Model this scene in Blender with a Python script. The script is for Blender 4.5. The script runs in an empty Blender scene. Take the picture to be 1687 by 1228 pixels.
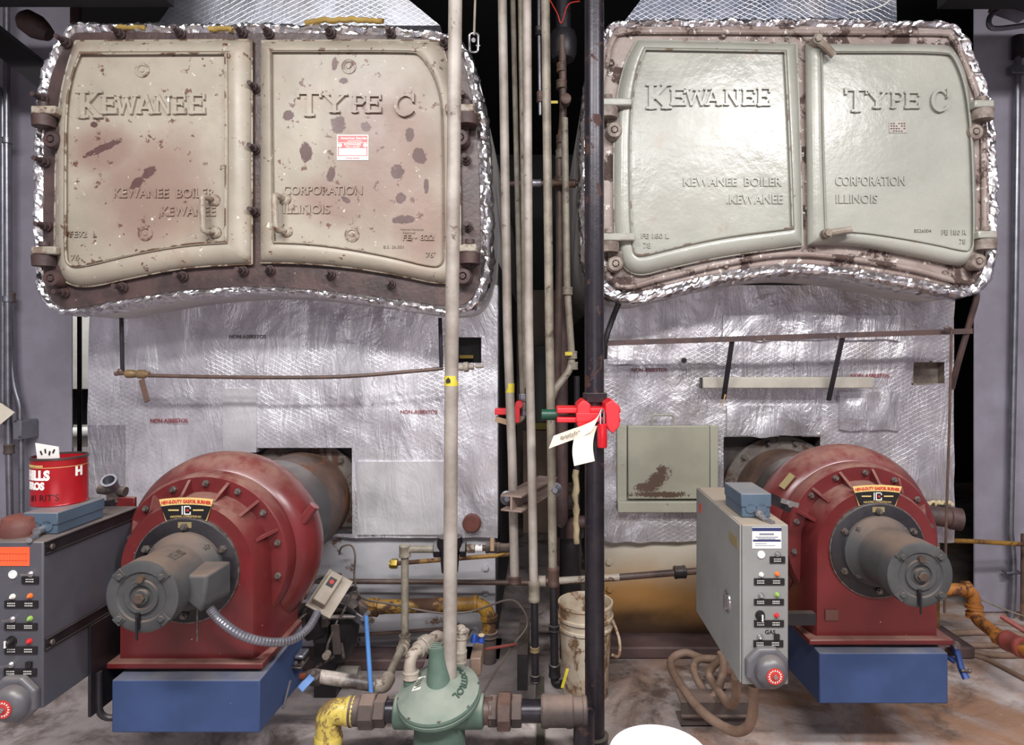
import bpy, bmesh, math, random
from mathutils import Vector, Matrix, noise
random.seed(7)
C = bpy.context.scene.collection
V = Vector
PI = math.pi
# ------------------------------------------------------------------ camera, world, lights, exposure
F, CX, CY, H = 1050.0, 890.0, 585.0, 1.40       # focal length in px, principal point, camera height
cam_d = bpy.data.cameras.new('camera'); cam = bpy.data.objects.new('camera', cam_d); C.objects.link(cam)
cam.location = (0, 0, H); cam.rotation_euler = (PI/2, 0, 0)
cam_d.sensor_width = 36; cam_d.lens = F/1687*36
cam_d.shift_x = (843.5-CX)/1687; cam_d.shift_y = (CY-614)/1687
cam_d.clip_start = .05
bpy.context.scene.camera = cam
vs = bpy.context.scene.view_settings
vs.view_transform = 'Standard'; vs.look = 'None'; vs.gamma = 1; vs.use_curve_mapping = False
vs.exposure = 0.33
w = bpy.data.worlds.new('world'); bpy.context.scene.world = w; w.use_nodes = True
w.node_tree.nodes['Background'].inputs[0].default_value = (.75, .8, 1, 1)
w.node_tree.nodes['Background'].inputs[1].default_value = .02
def lamp(name, loc, size, power, color=(1, .985, .98), rot=(0, 0, 0), spread=PI):
    d = bpy.data.lights.new(name, 'AREA'); d.shape = 'RECTANGLE'; d.size, d.size_y = size
    d.energy = power; d.color = color; d.spread = spread
    o = bpy.data.objects.new(name, d); C.objects.link(o); o.location = loc; o.rotation_euler = rot
    return o
# fluorescent fixtures hanging under the ceiling of the aisle in front of the boilers, then an added fill and the rear lamp
lamp('fluorescent_or_fill_light', (-1.30, .15, 3.35), (1.3, .22), 95, rot=(.25, 0, 0))
lamp('fluorescent_or_fill_light', (1.85, .15, 3.35), (1.3, .22), 95, rot=(.25, 0, 0))
lamp('fluorescent_or_fill_light', (.30, -.55, 3.35), (1.3, .22), 80, rot=(.35, 0, 0))
lamp('fluorescent_or_fill_light', (.2, -2.6, 1.1), (2.6, .9), 28, color=(.95, .95, 1), rot=(PI/2, 0, 0))  # added low fill behind the camera, not a fixture of the room
lamp('fluorescent_or_fill_light', (-4.2, 5.0, 2.9), (.9, .3), 60)

# ------------------------------------------------------------------ helpers
def P(px, py, d):
    """point of the place seen at photo pixel (px,py) at distance d from the camera plane"""
    return V(((px-CX)*d/F, d, H-(py-CY)*d/F))
def lin(h):
    h = h.lstrip('#'); r = []
    for i in (0, 2, 4):
        c = int(h[i:i+2], 16)/255
        r.append(c/12.92 if c <= .04045 else ((c+.055)/1.055)**2.4)
    return (*r, 1)
def basis(d):
    d = V(d).normalized()
    u = d.cross(V((0, 0, 1)))
    if u.length < 1e-4: u = V((1, 0, 0))
    u.normalize(); v = u.cross(d).normalized()
    return d, u, v
class MB:
    def __init__(s): s.v = []; s.f = []
    def add(s, vs_, fs_):
        o = len(s.v); s.v += [V(x) for x in vs_]; s.f += [[i+o for i in f] for f in fs_]; return s
    def box(s, c, size, rot=None):
        c = V(c); hx, hy, hz = [a/2 for a in size]
        p = [V((x, y, z)) for x in (-hx, hx) for y in (-hy, hy) for z in (-hz, hz)]
        if rot is not None: p = [rot @ q for q in p]
        return s.add([c+q for q in p], [(0, 1, 3, 2), (4, 6, 7, 5), (0, 4, 5, 1), (2, 3, 7, 6), (0, 2, 6, 4), (1, 5, 7, 3)])
    def bb(s, a, b):
        a, b = V(a), V(b)
        return s.box((a+b)/2, [abs(b[i]-a[i]) for i in range(3)])
    def loft(s, loops, cap0=True, cap1=True, closed=True):
        n = len(loops[0]); o = len(s.v)
        for L in loops: s.v += [V(x) for x in L]
        for k in range(len(loops)-1):
            a, b = o+k*n, o+(k+1)*n
            for i in range(n if closed else n-1):
                j = (i+1) % n; s.f.append([a+i, a+j, b+j, b+i])
        if cap0: s.f.append([o+i for i in range(n)][::-1])
        if cap1: s.f.append([o+(len(loops)-1)*n+i for i in range(n)])
        return s
    def lathe(s, p0, d, prof, n=28, cap0=True, cap1=True, ph=0):
        d, u, v = basis(d); p0 = V(p0)
        loops = []
        for t, r in prof:
            r = max(r, 1e-5)
            loops.append([p0+d*t+(u*math.cos(2*PI*i/n+ph)+v*math.sin(2*PI*i/n+ph))*r for i in range(n)])
        return s.loft(loops, cap0, cap1)
    def cyl(s, p0, p1, r0, r1=None, n=20):
        p0, p1 = V(p0), V(p1)
        return s.lathe(p0, p1-p0, [(0, r0), ((p1-p0).length, r0 if r1 is None else r1)], n)
    def hexa(s, p0, d, r, h, n=6):
        return s.lathe(p0, d, [(0, r), (h*.85, r), (h, r*.9)], n)
    def ring(s, p0, d, r1, r2, h, n=32):
        return s.lathe(p0, d, [(0, r1), (0, r2), (h, r2), (h, r1), (0, r1)], n, False, False)
    def tube(s, pts, r, n=12, cap=True, rf=None):
        pts = [V(p) for p in pts]; loops = []; u = None
        for i, p in enumerate(pts):
            a = pts[max(i-1, 0)]; b = pts[min(i+1, len(pts)-1)]
            d = (b-a).normalized()
            if u is None: _, u, _ = basis(d)
            u = (u-d*u.dot(d)).normalized(); v = d.cross(u)
            rr = r if rf is None else rf(i, len(pts))*r
            loops.append([p+(u*math.cos(2*PI*k/n)+v*math.sin(2*PI*k/n))*rr for k in range(n)])
        return s.loft(loops, cap, cap)
    def ball(s, c, r, n=16, sc=(1, 1, 1)):
        c = V(c); loops = []
        for k in range(1, n//2):
            a = PI*k/(n//2)
            loops.append([c+V((r*math.sin(a)*math.cos(2*PI*i/n)*sc[0], r*math.sin(a)*math.sin(2*PI*i/n)*sc[1], r*math.cos(a)*sc[2])) for i in range(n)])
        return s.loft(loops)
    def bolt(s, p, d, r=.012, h=.01, stud=0):
        d = V(d).normalized(); s.hexa(p, d, r, h)
        if stud: s.cyl(V(p)+d*h*.9, V(p)+d*(h+stud), r*.55, n=10)
        return s
    def strip(s, p0, p1, wd, th, up=None):
        """flat bar from p0 to p1"""
        p0, p1 = V(p0), V(p1); d = (p1-p0); L = d.length; d.normalize()
        up = V(up) if up is not None else V((0, -1, 0))
        u = d.cross(up).normalized(); n = u.cross(d)
        M = Matrix((u, d, n)).transposed()
        return s.box((p0+p1)/2, (wd, L, th), M)
def round_path(pts, rad, n=6):
    pts = [V(p) for p in pts]; out = [pts[0]]
    for i in range(1, len(pts)-1):
        a, b, c = pts[i-1], pts[i], pts[i+1]
        d1, d2 = (a-b), (c-b); r = min(rad, d1.length*.49, d2.length*.49)
        p, q = b+d1.normalized()*r, b+d2.normalized()*r
        for k in range(n+1):
            t = k/n; out.append(p*(1-t)**2+b*2*t*(1-t)+q*t*t)
    out.append(pts[-1]); return out
def spline(pts, n=8):
    pts = [V(p) for p in pts]; out = []
    for i in range(len(pts)-1):
        p0, p1, p2, p3 = pts[max(i-1, 0)], pts[i], pts[i+1], pts[min(i+2, len(pts)-1)]
        for k in range(n):
            t = k/n
            out.append(.5*((2*p1)+(p2-p0)*t+(2*p0-5*p1+4*p2-p3)*t*t+(3*p1-p0-3*p2+p3)*t**3))
    out.append(pts[-1]); return out
def mesh_of(mb, name, off=V((0, 0, 0)), sharp=35):
    me = bpy.data.meshes.new(name)
    me.from_pydata([tuple(p-off) for p in mb.v], [], mb.f)
    bm = bmesh.new(); bm.from_mesh(me)
    bmesh.ops.remove_doubles(bm, verts=bm.verts, dist=1e-6)
    bmesh.ops.recalc_face_normals(bm, faces=bm.faces)
    bm.to_mesh(me); bm.free()
    me.shade_smooth(); me.set_sharp_from_angle(angle=math.radians(sharp))
    return me
def split_x(mb, gap):
    """split a line of writing into its words"""
    adj = list(range(len(mb.v)))
    def find(a):
        while adj[a] != a: adj[a] = adj[adj[a]]; a = adj[a]
        return a
    for f in mb.f:
        for i in f[1:]: adj[find(i)] = find(f[0])
    comp = {}
    for i in range(len(mb.v)): comp.setdefault(find(i), []).append(i)
    cl = sorted((min(mb.v[i].x for i in c), max(mb.v[i].x for i in c), r) for r, c in comp.items())
    groups = []; end = None
    for a, b, r in cl:
        if end is None or a-end > gap: groups.append([])
        groups[-1].append(r); end = b if end is None else max(end, b)
    out = []
    for g_ in groups:
        s_ = set(g_); mp = {}; m = MB()
        for i, v in enumerate(mb.v):
            if find(i) in s_: mp[i] = len(m.v); m.v.append(v)
        m.f = [[mp[i] for i in f] for f in mb.f if f[0] in mp]; out.append(m)
    return out
def mk(name, mb, mat, off, parent=None, loc=None, bev=0, sharp=35, label=None):
    me = mesh_of(mb, name, off, sharp); me.materials.append(mat)
    o = bpy.data.objects.new(name, me); C.objects.link(o)
    if parent is not None: o.parent = parent
    if loc is not None: o.location = loc
    if bev:
        m = o.modifiers.new('bevel', 'BEVEL'); m.width = bev; m.segments = 2; m.limit_method = 'ANGLE'; m.harden_normals = False
    if label: o['label'] = label
    return o
class Thing:
    def __init__(s, name, label, cat, base, group=None):
        s.base = V(base); s.o = bpy.data.objects.new(name, None); C.objects.link(s.o)
        s.o.empty_display_size = .1; s.o.location = s.base; s.o['label'] = label; s.o['category'] = cat
        if group: s.o['group'] = group
    def part(s, name, mb, mat, parent=None, **k):
        return mk(name, mb, mat, s.base, parent or s.o, **k)
class Solo(Thing):
    """a thing that is one mesh (parts may still hang on it)"""
    def __init__(s, name, mb, mat, label, cat, group=None, **k):
        n = len(mb.v); s.base = V((sum(p.x for p in mb.v)/n, sum(p.y for p in mb.v)/n, min(p.z for p in mb.v)))
        s.o = mk(name, mb, mat, s.base, loc=s.base, **k); s.o['label'] = label; s.o['category'] = cat
        if group: s.o['group'] = group
def struct(name, mb, mat, **k):
    o = mk(name, mb, mat, V((0, 0, 0)), **k); o['kind'] = 'structure'; return o
def text_mb(txt, size, M, ext=.003, bold=0, align='LEFT', sx=1, space=1):
    """writing: extruded letters, x right / y up in the plane given by matrix M"""
    c = bpy.data.curves.new('t', 'FONT'); c.body = txt; c.size = size; c.extrude = ext; c.offset = bold
    c.align_x = align; c.resolution_u = 3; c.space_character = space
    o = bpy.data.objects.new('t', c); C.objects.link(o)
    dg = bpy.context.evaluated_depsgraph_get(); dg.update()
    me = bpy.data.meshes.new_from_object(o.evaluated_get(dg))
    mb = MB(); mb.add([M @ V((v.co.x*sx, v.co.y, v.co.z)) for v in me.vertices], [list(p.vertices) for p in me.polygons])
    bpy.data.objects.remove(o); bpy.data.curves.remove(c); bpy.data.meshes.remove(me)
    return mb
def face_M(p, right=(1, 0, 0), up=(0, 0, 1)):
    r, u = V(right).normalized(), V(up).normalized(); n = r.cross(u)
    M = Matrix.Identity(4)
    for i in range(3): M[i][0] = r[i]; M[i][1] = u[i]; M[i][2] = n[i]; M[i][3] = p[i]
    return M

# ------------------------------------------------------------------ materials
class NT:
    def __init__(s, name):
        s.m = bpy.data.materials.new(name); s.m.use_nodes = True; s.t = s.m.node_tree
        s.b = s.t.nodes['Principled BSDF']; s.co = s.t.nodes.new('ShaderNodeTexCoord').outputs['Object']
    def n(s, typ, **k):
        q = s.t.nodes.new('ShaderNode'+typ)
        for a, b in k.items():
            if a.startswith('i_'):
                key = a[2:]; key = int(key) if key.isdigit() else key.replace('_', ' ')
                if isinstance(b, bpy.types.NodeSocket): s.t.links.new(b, q.inputs[key])
                else: q.inputs[key].default_value = b
            else: setattr(q, a, b)
        return q
    def noise(s, scale, detail=4, rough=.6, dist=0, vec=None, off=0):
        v = vec or s.co
        if off: v = s.n('VectorMath', operation='ADD', i_0=v, i_1=(off, off*.7, off*1.3)).outputs[0]
        return s.n('TexNoise', i_Vector=v, i_Scale=scale, i_Detail=detail, i_Roughness=rough, i_Distortion=dist).outputs[0]
    def ramp(s, x, a, b, lo=0., hi=1.):
        return s.n('MapRange', i_0=x, i_1=a, i_2=b, i_3=lo, i_4=hi, interpolation_type='SMOOTHSTEP').outputs[0]
    def mix(s, f, a, b):
        q = s.n('Mix', data_type='RGBA')
        for i, x in ((0, f), (6, a), (7, b)):
            if isinstance(x, bpy.types.NodeSocket): s.t.links.new(x, q.inputs[i])
            else: q.inputs[i].default_value = x
        return q.outputs[2]
    def math(s, op, a, b=0.):
        q = s.n('Math', operation=op)
        for i, x in ((0, a), (1, b)):
            if isinstance(x, bpy.types.NodeSocket): s.t.links.new(x, q.inputs[i])
            else: q.inputs[i].default_value = x
        return q.outputs[0]
    def set(s, key, x):
        if isinstance(x, bpy.types.NodeSocket): s.t.links.new(x, s.b.inputs[key])
        else: s.b.inputs[key].default_value = x
    def bump(s, h, strength=.3, dist=.01, nrm=None):
        k = dict(i_Height=h, i_Strength=strength, i_Distance=dist)
        if nrm is not None: k['i_Normal'] = nrm
        q = s.n('Bump', **k); s.t.links.new(q.outputs[0], s.b.inputs['Normal']); return q.outputs[0]
MATS = {}
def pm(name, c1, c2=None, rough=.5, metal=0., scale=6, bump=.15, bscale=60, rust=0., rcol='#5b3a2c', rscale=7, chips=0., ccol='#cfc9c0', dust=0., dcol='#8d7f72', mixlo=.35, mixhi=.65):
    if name in MATS: return MATS[name]
    t = NT(name); col = lin(c1)
    if c2: col = t.mix(t.ramp(t.noise(scale, 5, .65), mixlo, mixhi), lin(c1), lin(c2))
    ro = rough
    if rust:
        m = t.ramp(t.noise(rscale, 9, .72, .4, off=3.1), .62-.3*rust, .68-.3*rust)
        col = t.mix(m, col, t.mix(t.noise(40, 3), lin(rcol), tuple([x*.45 for x in lin(rcol)[:3]]+[1])))
        ro = t.ramp(m, 0, 1, rough, .85)
        if metal: t.set('Metallic', t.ramp(m, 0, 1, metal, .1))
    elif metal: t.set('Metallic', metal)
    if chips:
        m2 = t.ramp(t.noise(28, 6, .7, off=8.3), .74-.18*chips, .755-.18*chips)
        col = t.mix(m2, col, lin(ccol))
    if dust:
        nz = t.n('Separate XYZ'.replace(' ', ''), i_0=t.n('NewGeometry').outputs['Normal']).outputs[2]
        m3 = t.math('MULTIPLY', t.ramp(nz, .25, .9), t.ramp(t.noise(9, 4, off=2), .25, .7, dust*.4, dust))
        col = t.mix(m3, col, lin(dcol)); ro = .8 if dust > .6 else ro
    t.set('Base Color', col); t.set('Roughness', ro)
    if bump: t.bump(t.noise(bscale, 5, .6, off=1.7), bump, .004)
    MATS[name] = t.m; return t.m

def foil_mat(name, tint='#dedbe0', scrim=True, dirt=.2, crink=.5, rough=.34, metal=.8, allover=False, scrim_bump=.022):
    t = NT(name)
    sp = t.n('SeparateXYZ', i_0=t.co)
    warp = t.math('MULTIPLY', t.math('SUBTRACT', t.noise(3.5, 3), .5), .05)
    x = t.math('ADD', t.math('ADD', sp.outputs[0], t.math('MULTIPLY', sp.outputs[1], .6)), warp); z = t.math('ADD', sp.outputs[2], warp)
    lines = None
    if scrim:
        def st(kx, kz, per, wd):
            u = t.math('ADD', t.math('MULTIPLY', x, kx/per), t.math('MULTIPLY', z, kz/per))
            f = t.math('ABSOLUTE', t.math('SUBTRACT', t.math('FRACT', u), .5))
            return t.ramp(f, 0, wd, 1, 0)
        lines = t.math('MAXIMUM', st(.45, .89, .019, .10), st(-.45, .89, .019, .10))
        vis = t.ramp(t.noise(2.1, 3, off=5), .42, .62, .04, 1)
        if not allover: lines = t.math('MULTIPLY', lines, vis)
    big = t.noise(2.2, 5, .6, .8)
    stretch = t.n('Mapping', i_Vector=t.co, i_Scale=(1, 1, .28)).outputs[0]
    wr = t.noise(9, 7, .62, 1.4, vec=stretch, off=2)
    ridg = t.math('ABSOLUTE', t.math('SUBTRACT', wr, .5))
    vor = t.n('TexVoronoi', i_Vector=t.co, i_Scale=7.).outputs[0]
    col = t.mix(t.ramp(big, .35, .7), lin(tint), lin('#b2aeb4'))
    col = t.mix(t.ramp(t.noise(1.3, 6, .7, off=9), .52, .75, 0, dirt), col, lin('#7a6c58'))
    if scrim: col = t.mix(t.math('MULTIPLY', lines, .4), col, lin('#f0f0f2'))
    t.set('Base Color', col); t.set('Metallic', metal)
    t.set('Roughness', t.ramp(t.noise(5, 4, off=6), .3, .7, rough-.09, rough+.12))
    h = t.math('ADD', t.math('MULTIPLY', ridg, -.7), t.math('MULTIPLY', vor, .5*crink))
    h = t.math('ADD', h, t.math('MULTIPLY', big, .9))
    if scrim: h = t.math('ADD', h, t.math('MULTIPLY', lines, scrim_bump))
    t.bump(h, crink, .03)
    MATS[name] = t.m; return t.m
def blobs(t, spots, base, wob=.35, ws=14, wob2=0, soft=.12):
    """mask of irregular patches; spots: (pixel x, pixel y, half width px, half height px, tilt, distance) on a thing with origin base"""
    sp = t.n('SeparateXYZ', i_0=t.co); nz = t.math('MULTIPLY', t.math('SUBTRACT', t.noise(ws, 5, .65, off=3), .5), wob*4)
    if wob2: nz = t.math('ADD', nz, t.math('MULTIPLY', t.math('SUBTRACT', t.noise(ws*3, 6, .75, off=5), .5), wob2*4))
    out = None
    for px, py, hw, hh, tilt, d in spots:
        c = P(px, py, d)-base; k = d/F; ca, sa = math.cos(tilt), math.sin(tilt)
        x = t.math('SUBTRACT', sp.outputs[0], c.x); z = t.math('SUBTRACT', sp.outputs[2], c.z)
        u = t.math('ADD', t.math('MULTIPLY', x, ca/(hw*k)), t.math('MULTIPLY', z, sa/(hw*k)))
        v = t.math('ADD', t.math('MULTIPLY', x, -sa/(hh*k)), t.math('MULTIPLY', z, ca/(hh*k)))
        r = t.math('ADD', t.math('SQRT', t.math('ADD', t.math('MULTIPLY', u, u), t.math('MULTIPLY', v, v))), nz)
        m = t.ramp(r, 1-soft, 1+soft, 1, 0)
        out = m if out is None else t.math('MAXIMUM', out, m)
    return out
def edge_wear(t, lo=.53, hi=.60, ns=22, cut=.5):
    pt = t.n('NewGeometry').outputs['Pointiness']
    return t.math('MULTIPLY', t.ramp(pt, lo, hi), t.ramp(t.noise(ns, 5, .7, off=15), cut-.06, cut+.06))
def emis(name, c, k):
    t = NT(name); t.set('Base Color', lin(c)); t.set('Emission Color', lin(c)); t.set('Emission Strength', k); return t.m
# ------------------------------------------------------------------ shared materials
M_floor = None
def floor_material():
    t = NT('concrete_floor')
    col = t.mix(t.ramp(t.noise(1.6, 7, .65), .35, .65), lin('#8f8583'), lin('#b5aaa7'))
    col = t.mix(t.ramp(t.noise(3.2, 8, .7, .5, off=4), .5, .68, 0, .8), col, lin('#5a4a40'))
    # rust water stains spread over the right half of the floor
    sp = t.n('SeparateXYZ', i_0=t.co)
    right = t.ramp(sp.outputs[0], -.1, .7)
    m = t.math('MULTIPLY', right, t.ramp(t.noise(2.1, 6, .65, 1., off=7), .40, .62))
    col = t.mix(t.math('MULTIPLY', m, .75), col, lin('#8a5f3c'))
    m2 = t.math('MULTIPLY', t.ramp(t.noise(2.6, 7, .7, .6, off=13), .5, .64), .85)
    col = t.mix(m2, col, lin('#4a3c34'))
    col = t.mix(t.ramp(t.noise(55, 3, off=2), .70, .74), col, lin('#d0c8c2'))
    t.set('Base Color', col); t.set('Roughness', t.ramp(t.noise(4, 4), .3, .7, .45, .8))
    t.bump(t.noise(30, 7, .7), .5, .01); return t.m
M_floor = floor_material()
M_wall = pm('lilac_painted_brick', '#8f8b97', '#827d87', rough=.42, scale=3, bump=.7, bscale=7, chips=.25, ccol='#6d6668')
M_dark = pm('near_black', '#141316', '#1d1a1b', rough=.7)  # near-black tone for the back wall, one opening and the beams
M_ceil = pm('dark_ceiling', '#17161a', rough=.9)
M_pale = pm('pale_paint', '#b5b2ae', '#a8a4a0', rough=.6)
M_front = pm('aisle_wall_paint', '#8f8d8e', '#858384', rough=.6)
M_foil = foil_mat('foil_scrim', crink=.6, metal=.62, rough=.3)
M_foil2 = foil_mat('foil_crumpled', scrim=False, crink=.8, rough=.3, metal=.85, tint='#d4d2d4')
M_lip = pm('crinkled_foil', '#e2e0e2', '#cfcccf', rough=.2, metal=.95, bump=.3, bscale=120)
M_hood = foil_mat('foil_hood', crink=.2, allover=True, scrim_bump=.14, tint='#b9bcc8')
M_hood2 = foil_mat('foil_hood_dark', crink=.2, allover=True, scrim_bump=.14, tint='#6d7486', metal=.9)
M_foil3 = foil_mat('foil_soffit', tint='#d6d2cc', scrim=False, crink=.2, rough=.5, metal=.3)
M_foil4 = foil_mat('foil_patched', scrim=True, crink=.75, dirt=.7, tint='#bab6b9', metal=.7)
M_rust = pm('rusty_cast_iron', '#4f3d3a', '#372c2b', rough=.42, scale=7, bump=.5, bscale=45, chips=.4, ccol='#8d7a72')
M_rust2 = pm('dark_rust', '#4c3631', '#37292a', rough=.6, scale=12, bump=.4)
M_pink = pm('pinkish_cast_frame', '#978a83', '#7d6c65', rough=.5, scale=4, rust=.36, rcol='#4f3c37', rscale=6, bump=.45, bscale=45, chips=.75, ccol='#c9c3be')
M_blk = pm('black_iron', '#1d1b1f', '#2a262a', rough=.42, metal=.3, bump=.2, dust=.35)
M_blkpipe = pm('black_steel_pipe', '#232027', '#2e292e', rough=.33, metal=.4, bump=.15, scale=14, rust=.22, rcol='#4a2e28')
M_white = pm('dirty_white_pipe_paint', '#a09890', '#766c63', rough=.5, scale=3, bump=.25, bscale=30, rust=.06, rcol='#6d6055', rscale=9)
M_galv = pm('galvanised', '#8b8a92', '#74737b', rough=.36, metal=.75, scale=9, bump=.1)
M_bolt = pm('bolt_steel', '#7a7470', '#574b45', rough=.45, metal=.6, scale=60, bump=0)
BASE_L, BASE_R = V((P(430, 0, 2.60).x, 2.92+.4, 0)), V((P(1300, 0, 2.75).x, 3.05+.4, 0))
def door_tan(wear=True):
    t = NT('tan_boiler_door'); d = 2.554
    col = t.mix(t.ramp(t.noise(2.0, 4, .6), .3, .7), lin('#a2998a'), lin('#8b8376'))
    heat = blobs(t, [(250, 320, 95, 85, .3, d), (170, 250, 60, 40, 0, d), (640, 260, 85, 120, 0, d), (690, 360, 50, 70, 0, d), (560, 330, 60, 40, 0, d)], BASE_L, .25, 3.5, 0, .5)
    col = t.mix(t.math('MULTIPLY', heat, .85), col, lin('#7f675c'))
    col = t.mix(t.ramp(t.noise(4.2, 6, .7, off=5.2), .52, .72, 0, .5), col, lin('#8d7665'))
    chips = blobs(t, [(504, 252, 9, 17, .1, d), (545, 288, 7, 13, -.2, d), (557, 206, 13, 14, 0, d), (603, 209, 9, 8, 0, d), (675, 222, 7, 12, 0, d), (655, 283, 11, 12, .6, d), (660, 327, 10, 8, .5, d), (691, 257, 11, 13, 0, d), (665, 362, 18, 7, 0, d), (566, 133, 8, 5, 0, d), (551, 106, 4, 11, 0, d), (570, 330, 8, 4, -.5, d), (245, 284, 13, 8, .7, d), (226, 301, 13, 7, .7, d), (170, 244, 34, 6, .42, d), (155, 205, 7, 5, 0, d), (702, 306, 4, 13, 0, d), (475, 190, 10, 8, .5, d)], BASE_L, .3, 24, .35, .07)
    col = t.mix(chips, col, t.mix(t.noise(30, 3), lin('#57403f'), lin('#4a2f29')))
    col = t.mix(t.ramp(t.noise(24, 6, .7, off=11), .62, .635), col, lin('#5e4034'))
    col = t.mix(t.ramp(t.noise(30, 6, .7, off=31), .655, .665), col, lin('#d6d0c4'))
    if wear: col = t.mix(edge_wear(t), col, lin('#5b3d31'))
    t.set('Base Color', col); t.set('Roughness', t.ramp(t.noise(3, 4), .3, .7, .38, .55)); t.bump(t.noise(16, 6, .6), .28, .006); return t.m
def door_green(wear=True):
    t = NT('grey_green_boiler_door')
    col = t.mix(t.ramp(t.noise(2.2, 4, .6), .3, .7), lin('#a09f96'), lin('#909087'))
    col = t.mix(t.ramp(t.noise(5, 6, .7, off=4), .58, .72, 0, .7), col, lin('#978678'))
    col = t.mix(t.ramp(t.noise(26, 6, .72, off=17), .68, .695), col, lin('#6b5a50'))
    if wear: col = t.mix(edge_wear(t, .55, .62, 22, .55), col, lin('#7a6154'))
    t.set('Base Color', col); t.set('Roughness', t.ramp(t.noise(3, 4), .3, .7, .20, .34)); t.bump(t.noise(11, 6, .6), .35, .009); return t.m
M_pred2 = pm('plate_red', '#c02a2c', rough=.35, bump=.05); M_pwhite = pm('white_print', '#d9d7d2', rough=.5, bump=0)
M_doorL, M_doorR, M_letL, M_letR = door_tan(), door_green(), door_tan(False), door_green(False)

# ------------------------------------------------------------------ the room
struct('floor', MB().bb((-6.2, -3.6, -.1), (5.4, 7.2, 0)), M_floor)
struct('ceiling', MB().bb((-6.2, -3.6, 3.6), (5.4, 7.2, 3.7)), M_ceil)
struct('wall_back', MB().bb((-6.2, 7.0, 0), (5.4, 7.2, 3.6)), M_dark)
struct('wall_front', MB().bb((-6.2, -3.6, 0), (5.4, -3.5, 3.6)), M_front)
xl = P(120, 0, 3.3).x; xr = P(1603, 0, 3.45).x
struct('wall_left', MB().loft([[V((-3.0, 3.3, z)), V((xl, 3.3, z)), V((xl-.12, 3.45, z)), V((-3.0, 3.45, z))] for z in (0, 3.6)]).bb((-3.1, -3.5, 0), (-3.0, 3.75, 3.6)), M_wall, bev=.012)
struct('wall_right', MB().loft([[V((xr, 3.45, z)), V((2.9, 3.45, z)), V((2.9, 3.6, z)), V((xr+.12, 3.6, z))] for z in (0, 3.6)]).bb((2.9, -3.5, 0), (3.0, 3.95, 3.6)), M_wall, bev=.012)
struct('wall_rear', MB().bb((-5.7, 6.2, 0), (-3.0, 6.3, 3.6)), M_pale)       # lit wall of the room behind, seen through the gap

# ------------------------------------------------------------------ outlines
def chaikin(pts, k=2, closed=True):
    pts = [V((p[0], p[1], 0)) for p in pts]
    for _ in range(k):
        out = []
        for i in range(len(pts)):
            a, b = pts[i], pts[(i+1) % len(pts)]
            out += [a*.75+b*.25, a*.25+b*.75]
        pts = out
    return pts
def resample(pts, n):
    L = [0]
    for i in range(len(pts)): L.append(L[-1]+(pts[(i+1) % len(pts)]-pts[i]).length)
    out = []; j = 0
    for k in range(n):
        s = L[-1]*k/n
        while L[j+1] < s: j += 1
        t = (s-L[j])/max(L[j+1]-L[j], 1e-9); a, b = pts[j], pts[(j+1) % len(pts)]
        out.append(a*(1-t)+b*t)
    return out
# letters of the cast name: strokes (x0,y0,x1,y1,width) in a unit box
def GL(ch):
    s = .16
    D = {'K': [(.2, 0, .2, 1, .2), (0, .05, .42, .05, .1), (0, .95, .42, .95, .1), (.28, .42, .8, .95, .15), (.4, .5, .86, .05, .2), (.6, .95, 1, .95, .1), (.62, .05, 1.02, .05, .1)],
         'E': [(.2, 0, .2, 1, .24), (.02, .94, .95, .94, .14), (.02, .07, .98, .07, .16), (.2, .52, .75, .52, .14), (.9, .94, .9, .72, .13), (.92, .07, .92, .3, .13), (.72, .62, .72, .42, .1)],
         'W': [(.1, 1, .3, 0, .15), (.3, 0, .5, .85, .12), (.5, .85, .7, 0, .15), (.7, 0, .9, 1, .12), (-.02, .95, .24, .95, .1), (.38, .9, .62, .9, .1), (.78, .95, 1.04, .95, .1)],
         'A': [(.14, 0, .5, 1, .12), (.5, 1, .86, 0, .2), (.28, .3, .72, .3, .12), (0, .05, .3, .05, .1), (.68, .05, 1.02, .05, .1)],
         'N': [(.16, 0, .16, 1, .14), (.16, 1, .84, 0, .2), (.84, 0, .84, 1, .13), (0, .05, .32, .05, .1), (.66, .95, 1, .95, .1), (0, .95, .2, .95, .1)],
         'T': [(.5, 0, .5, 1, .2), (0, .93, 1, .93, .14), (.06, .95, .06, .74, .11), (.94, .95, .94, .74, .11), (.3, .05, .7, .05, .1)],
         'Y': [(.5, 0, .5, .5, .2), (.5, .45, .14, .95, .17), (.5, .45, .86, .95, .14), (0, .95, .32, .95, .1), (.68, .95, 1, .95, .1), (.3, .05, .7, .05, .1)],
         'P': [(.22, 0, .22, 1, .24), (0, .05, .46, .05, .1), (.05, .93, .7, .93, .13), (.7, .93, .92, .78, .14), (.92, .8, .92, .62, .16), (.92, .64, .7, .46, .14), (.7, .47, .2, .47, .13)]}
    if ch == 'C':
        q = [(.5+.42*math.cos(a), .5+.43*math.sin(a)) for a in [math.radians(x) for x in range(38, 331, 18)]]
        return [(*q[i], *q[i+1], .17 if 3 < i < 13 else .12) for i in range(len(q)-1)]+[(.86, .98, .86, .62, .1)]
    return D[ch]
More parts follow.
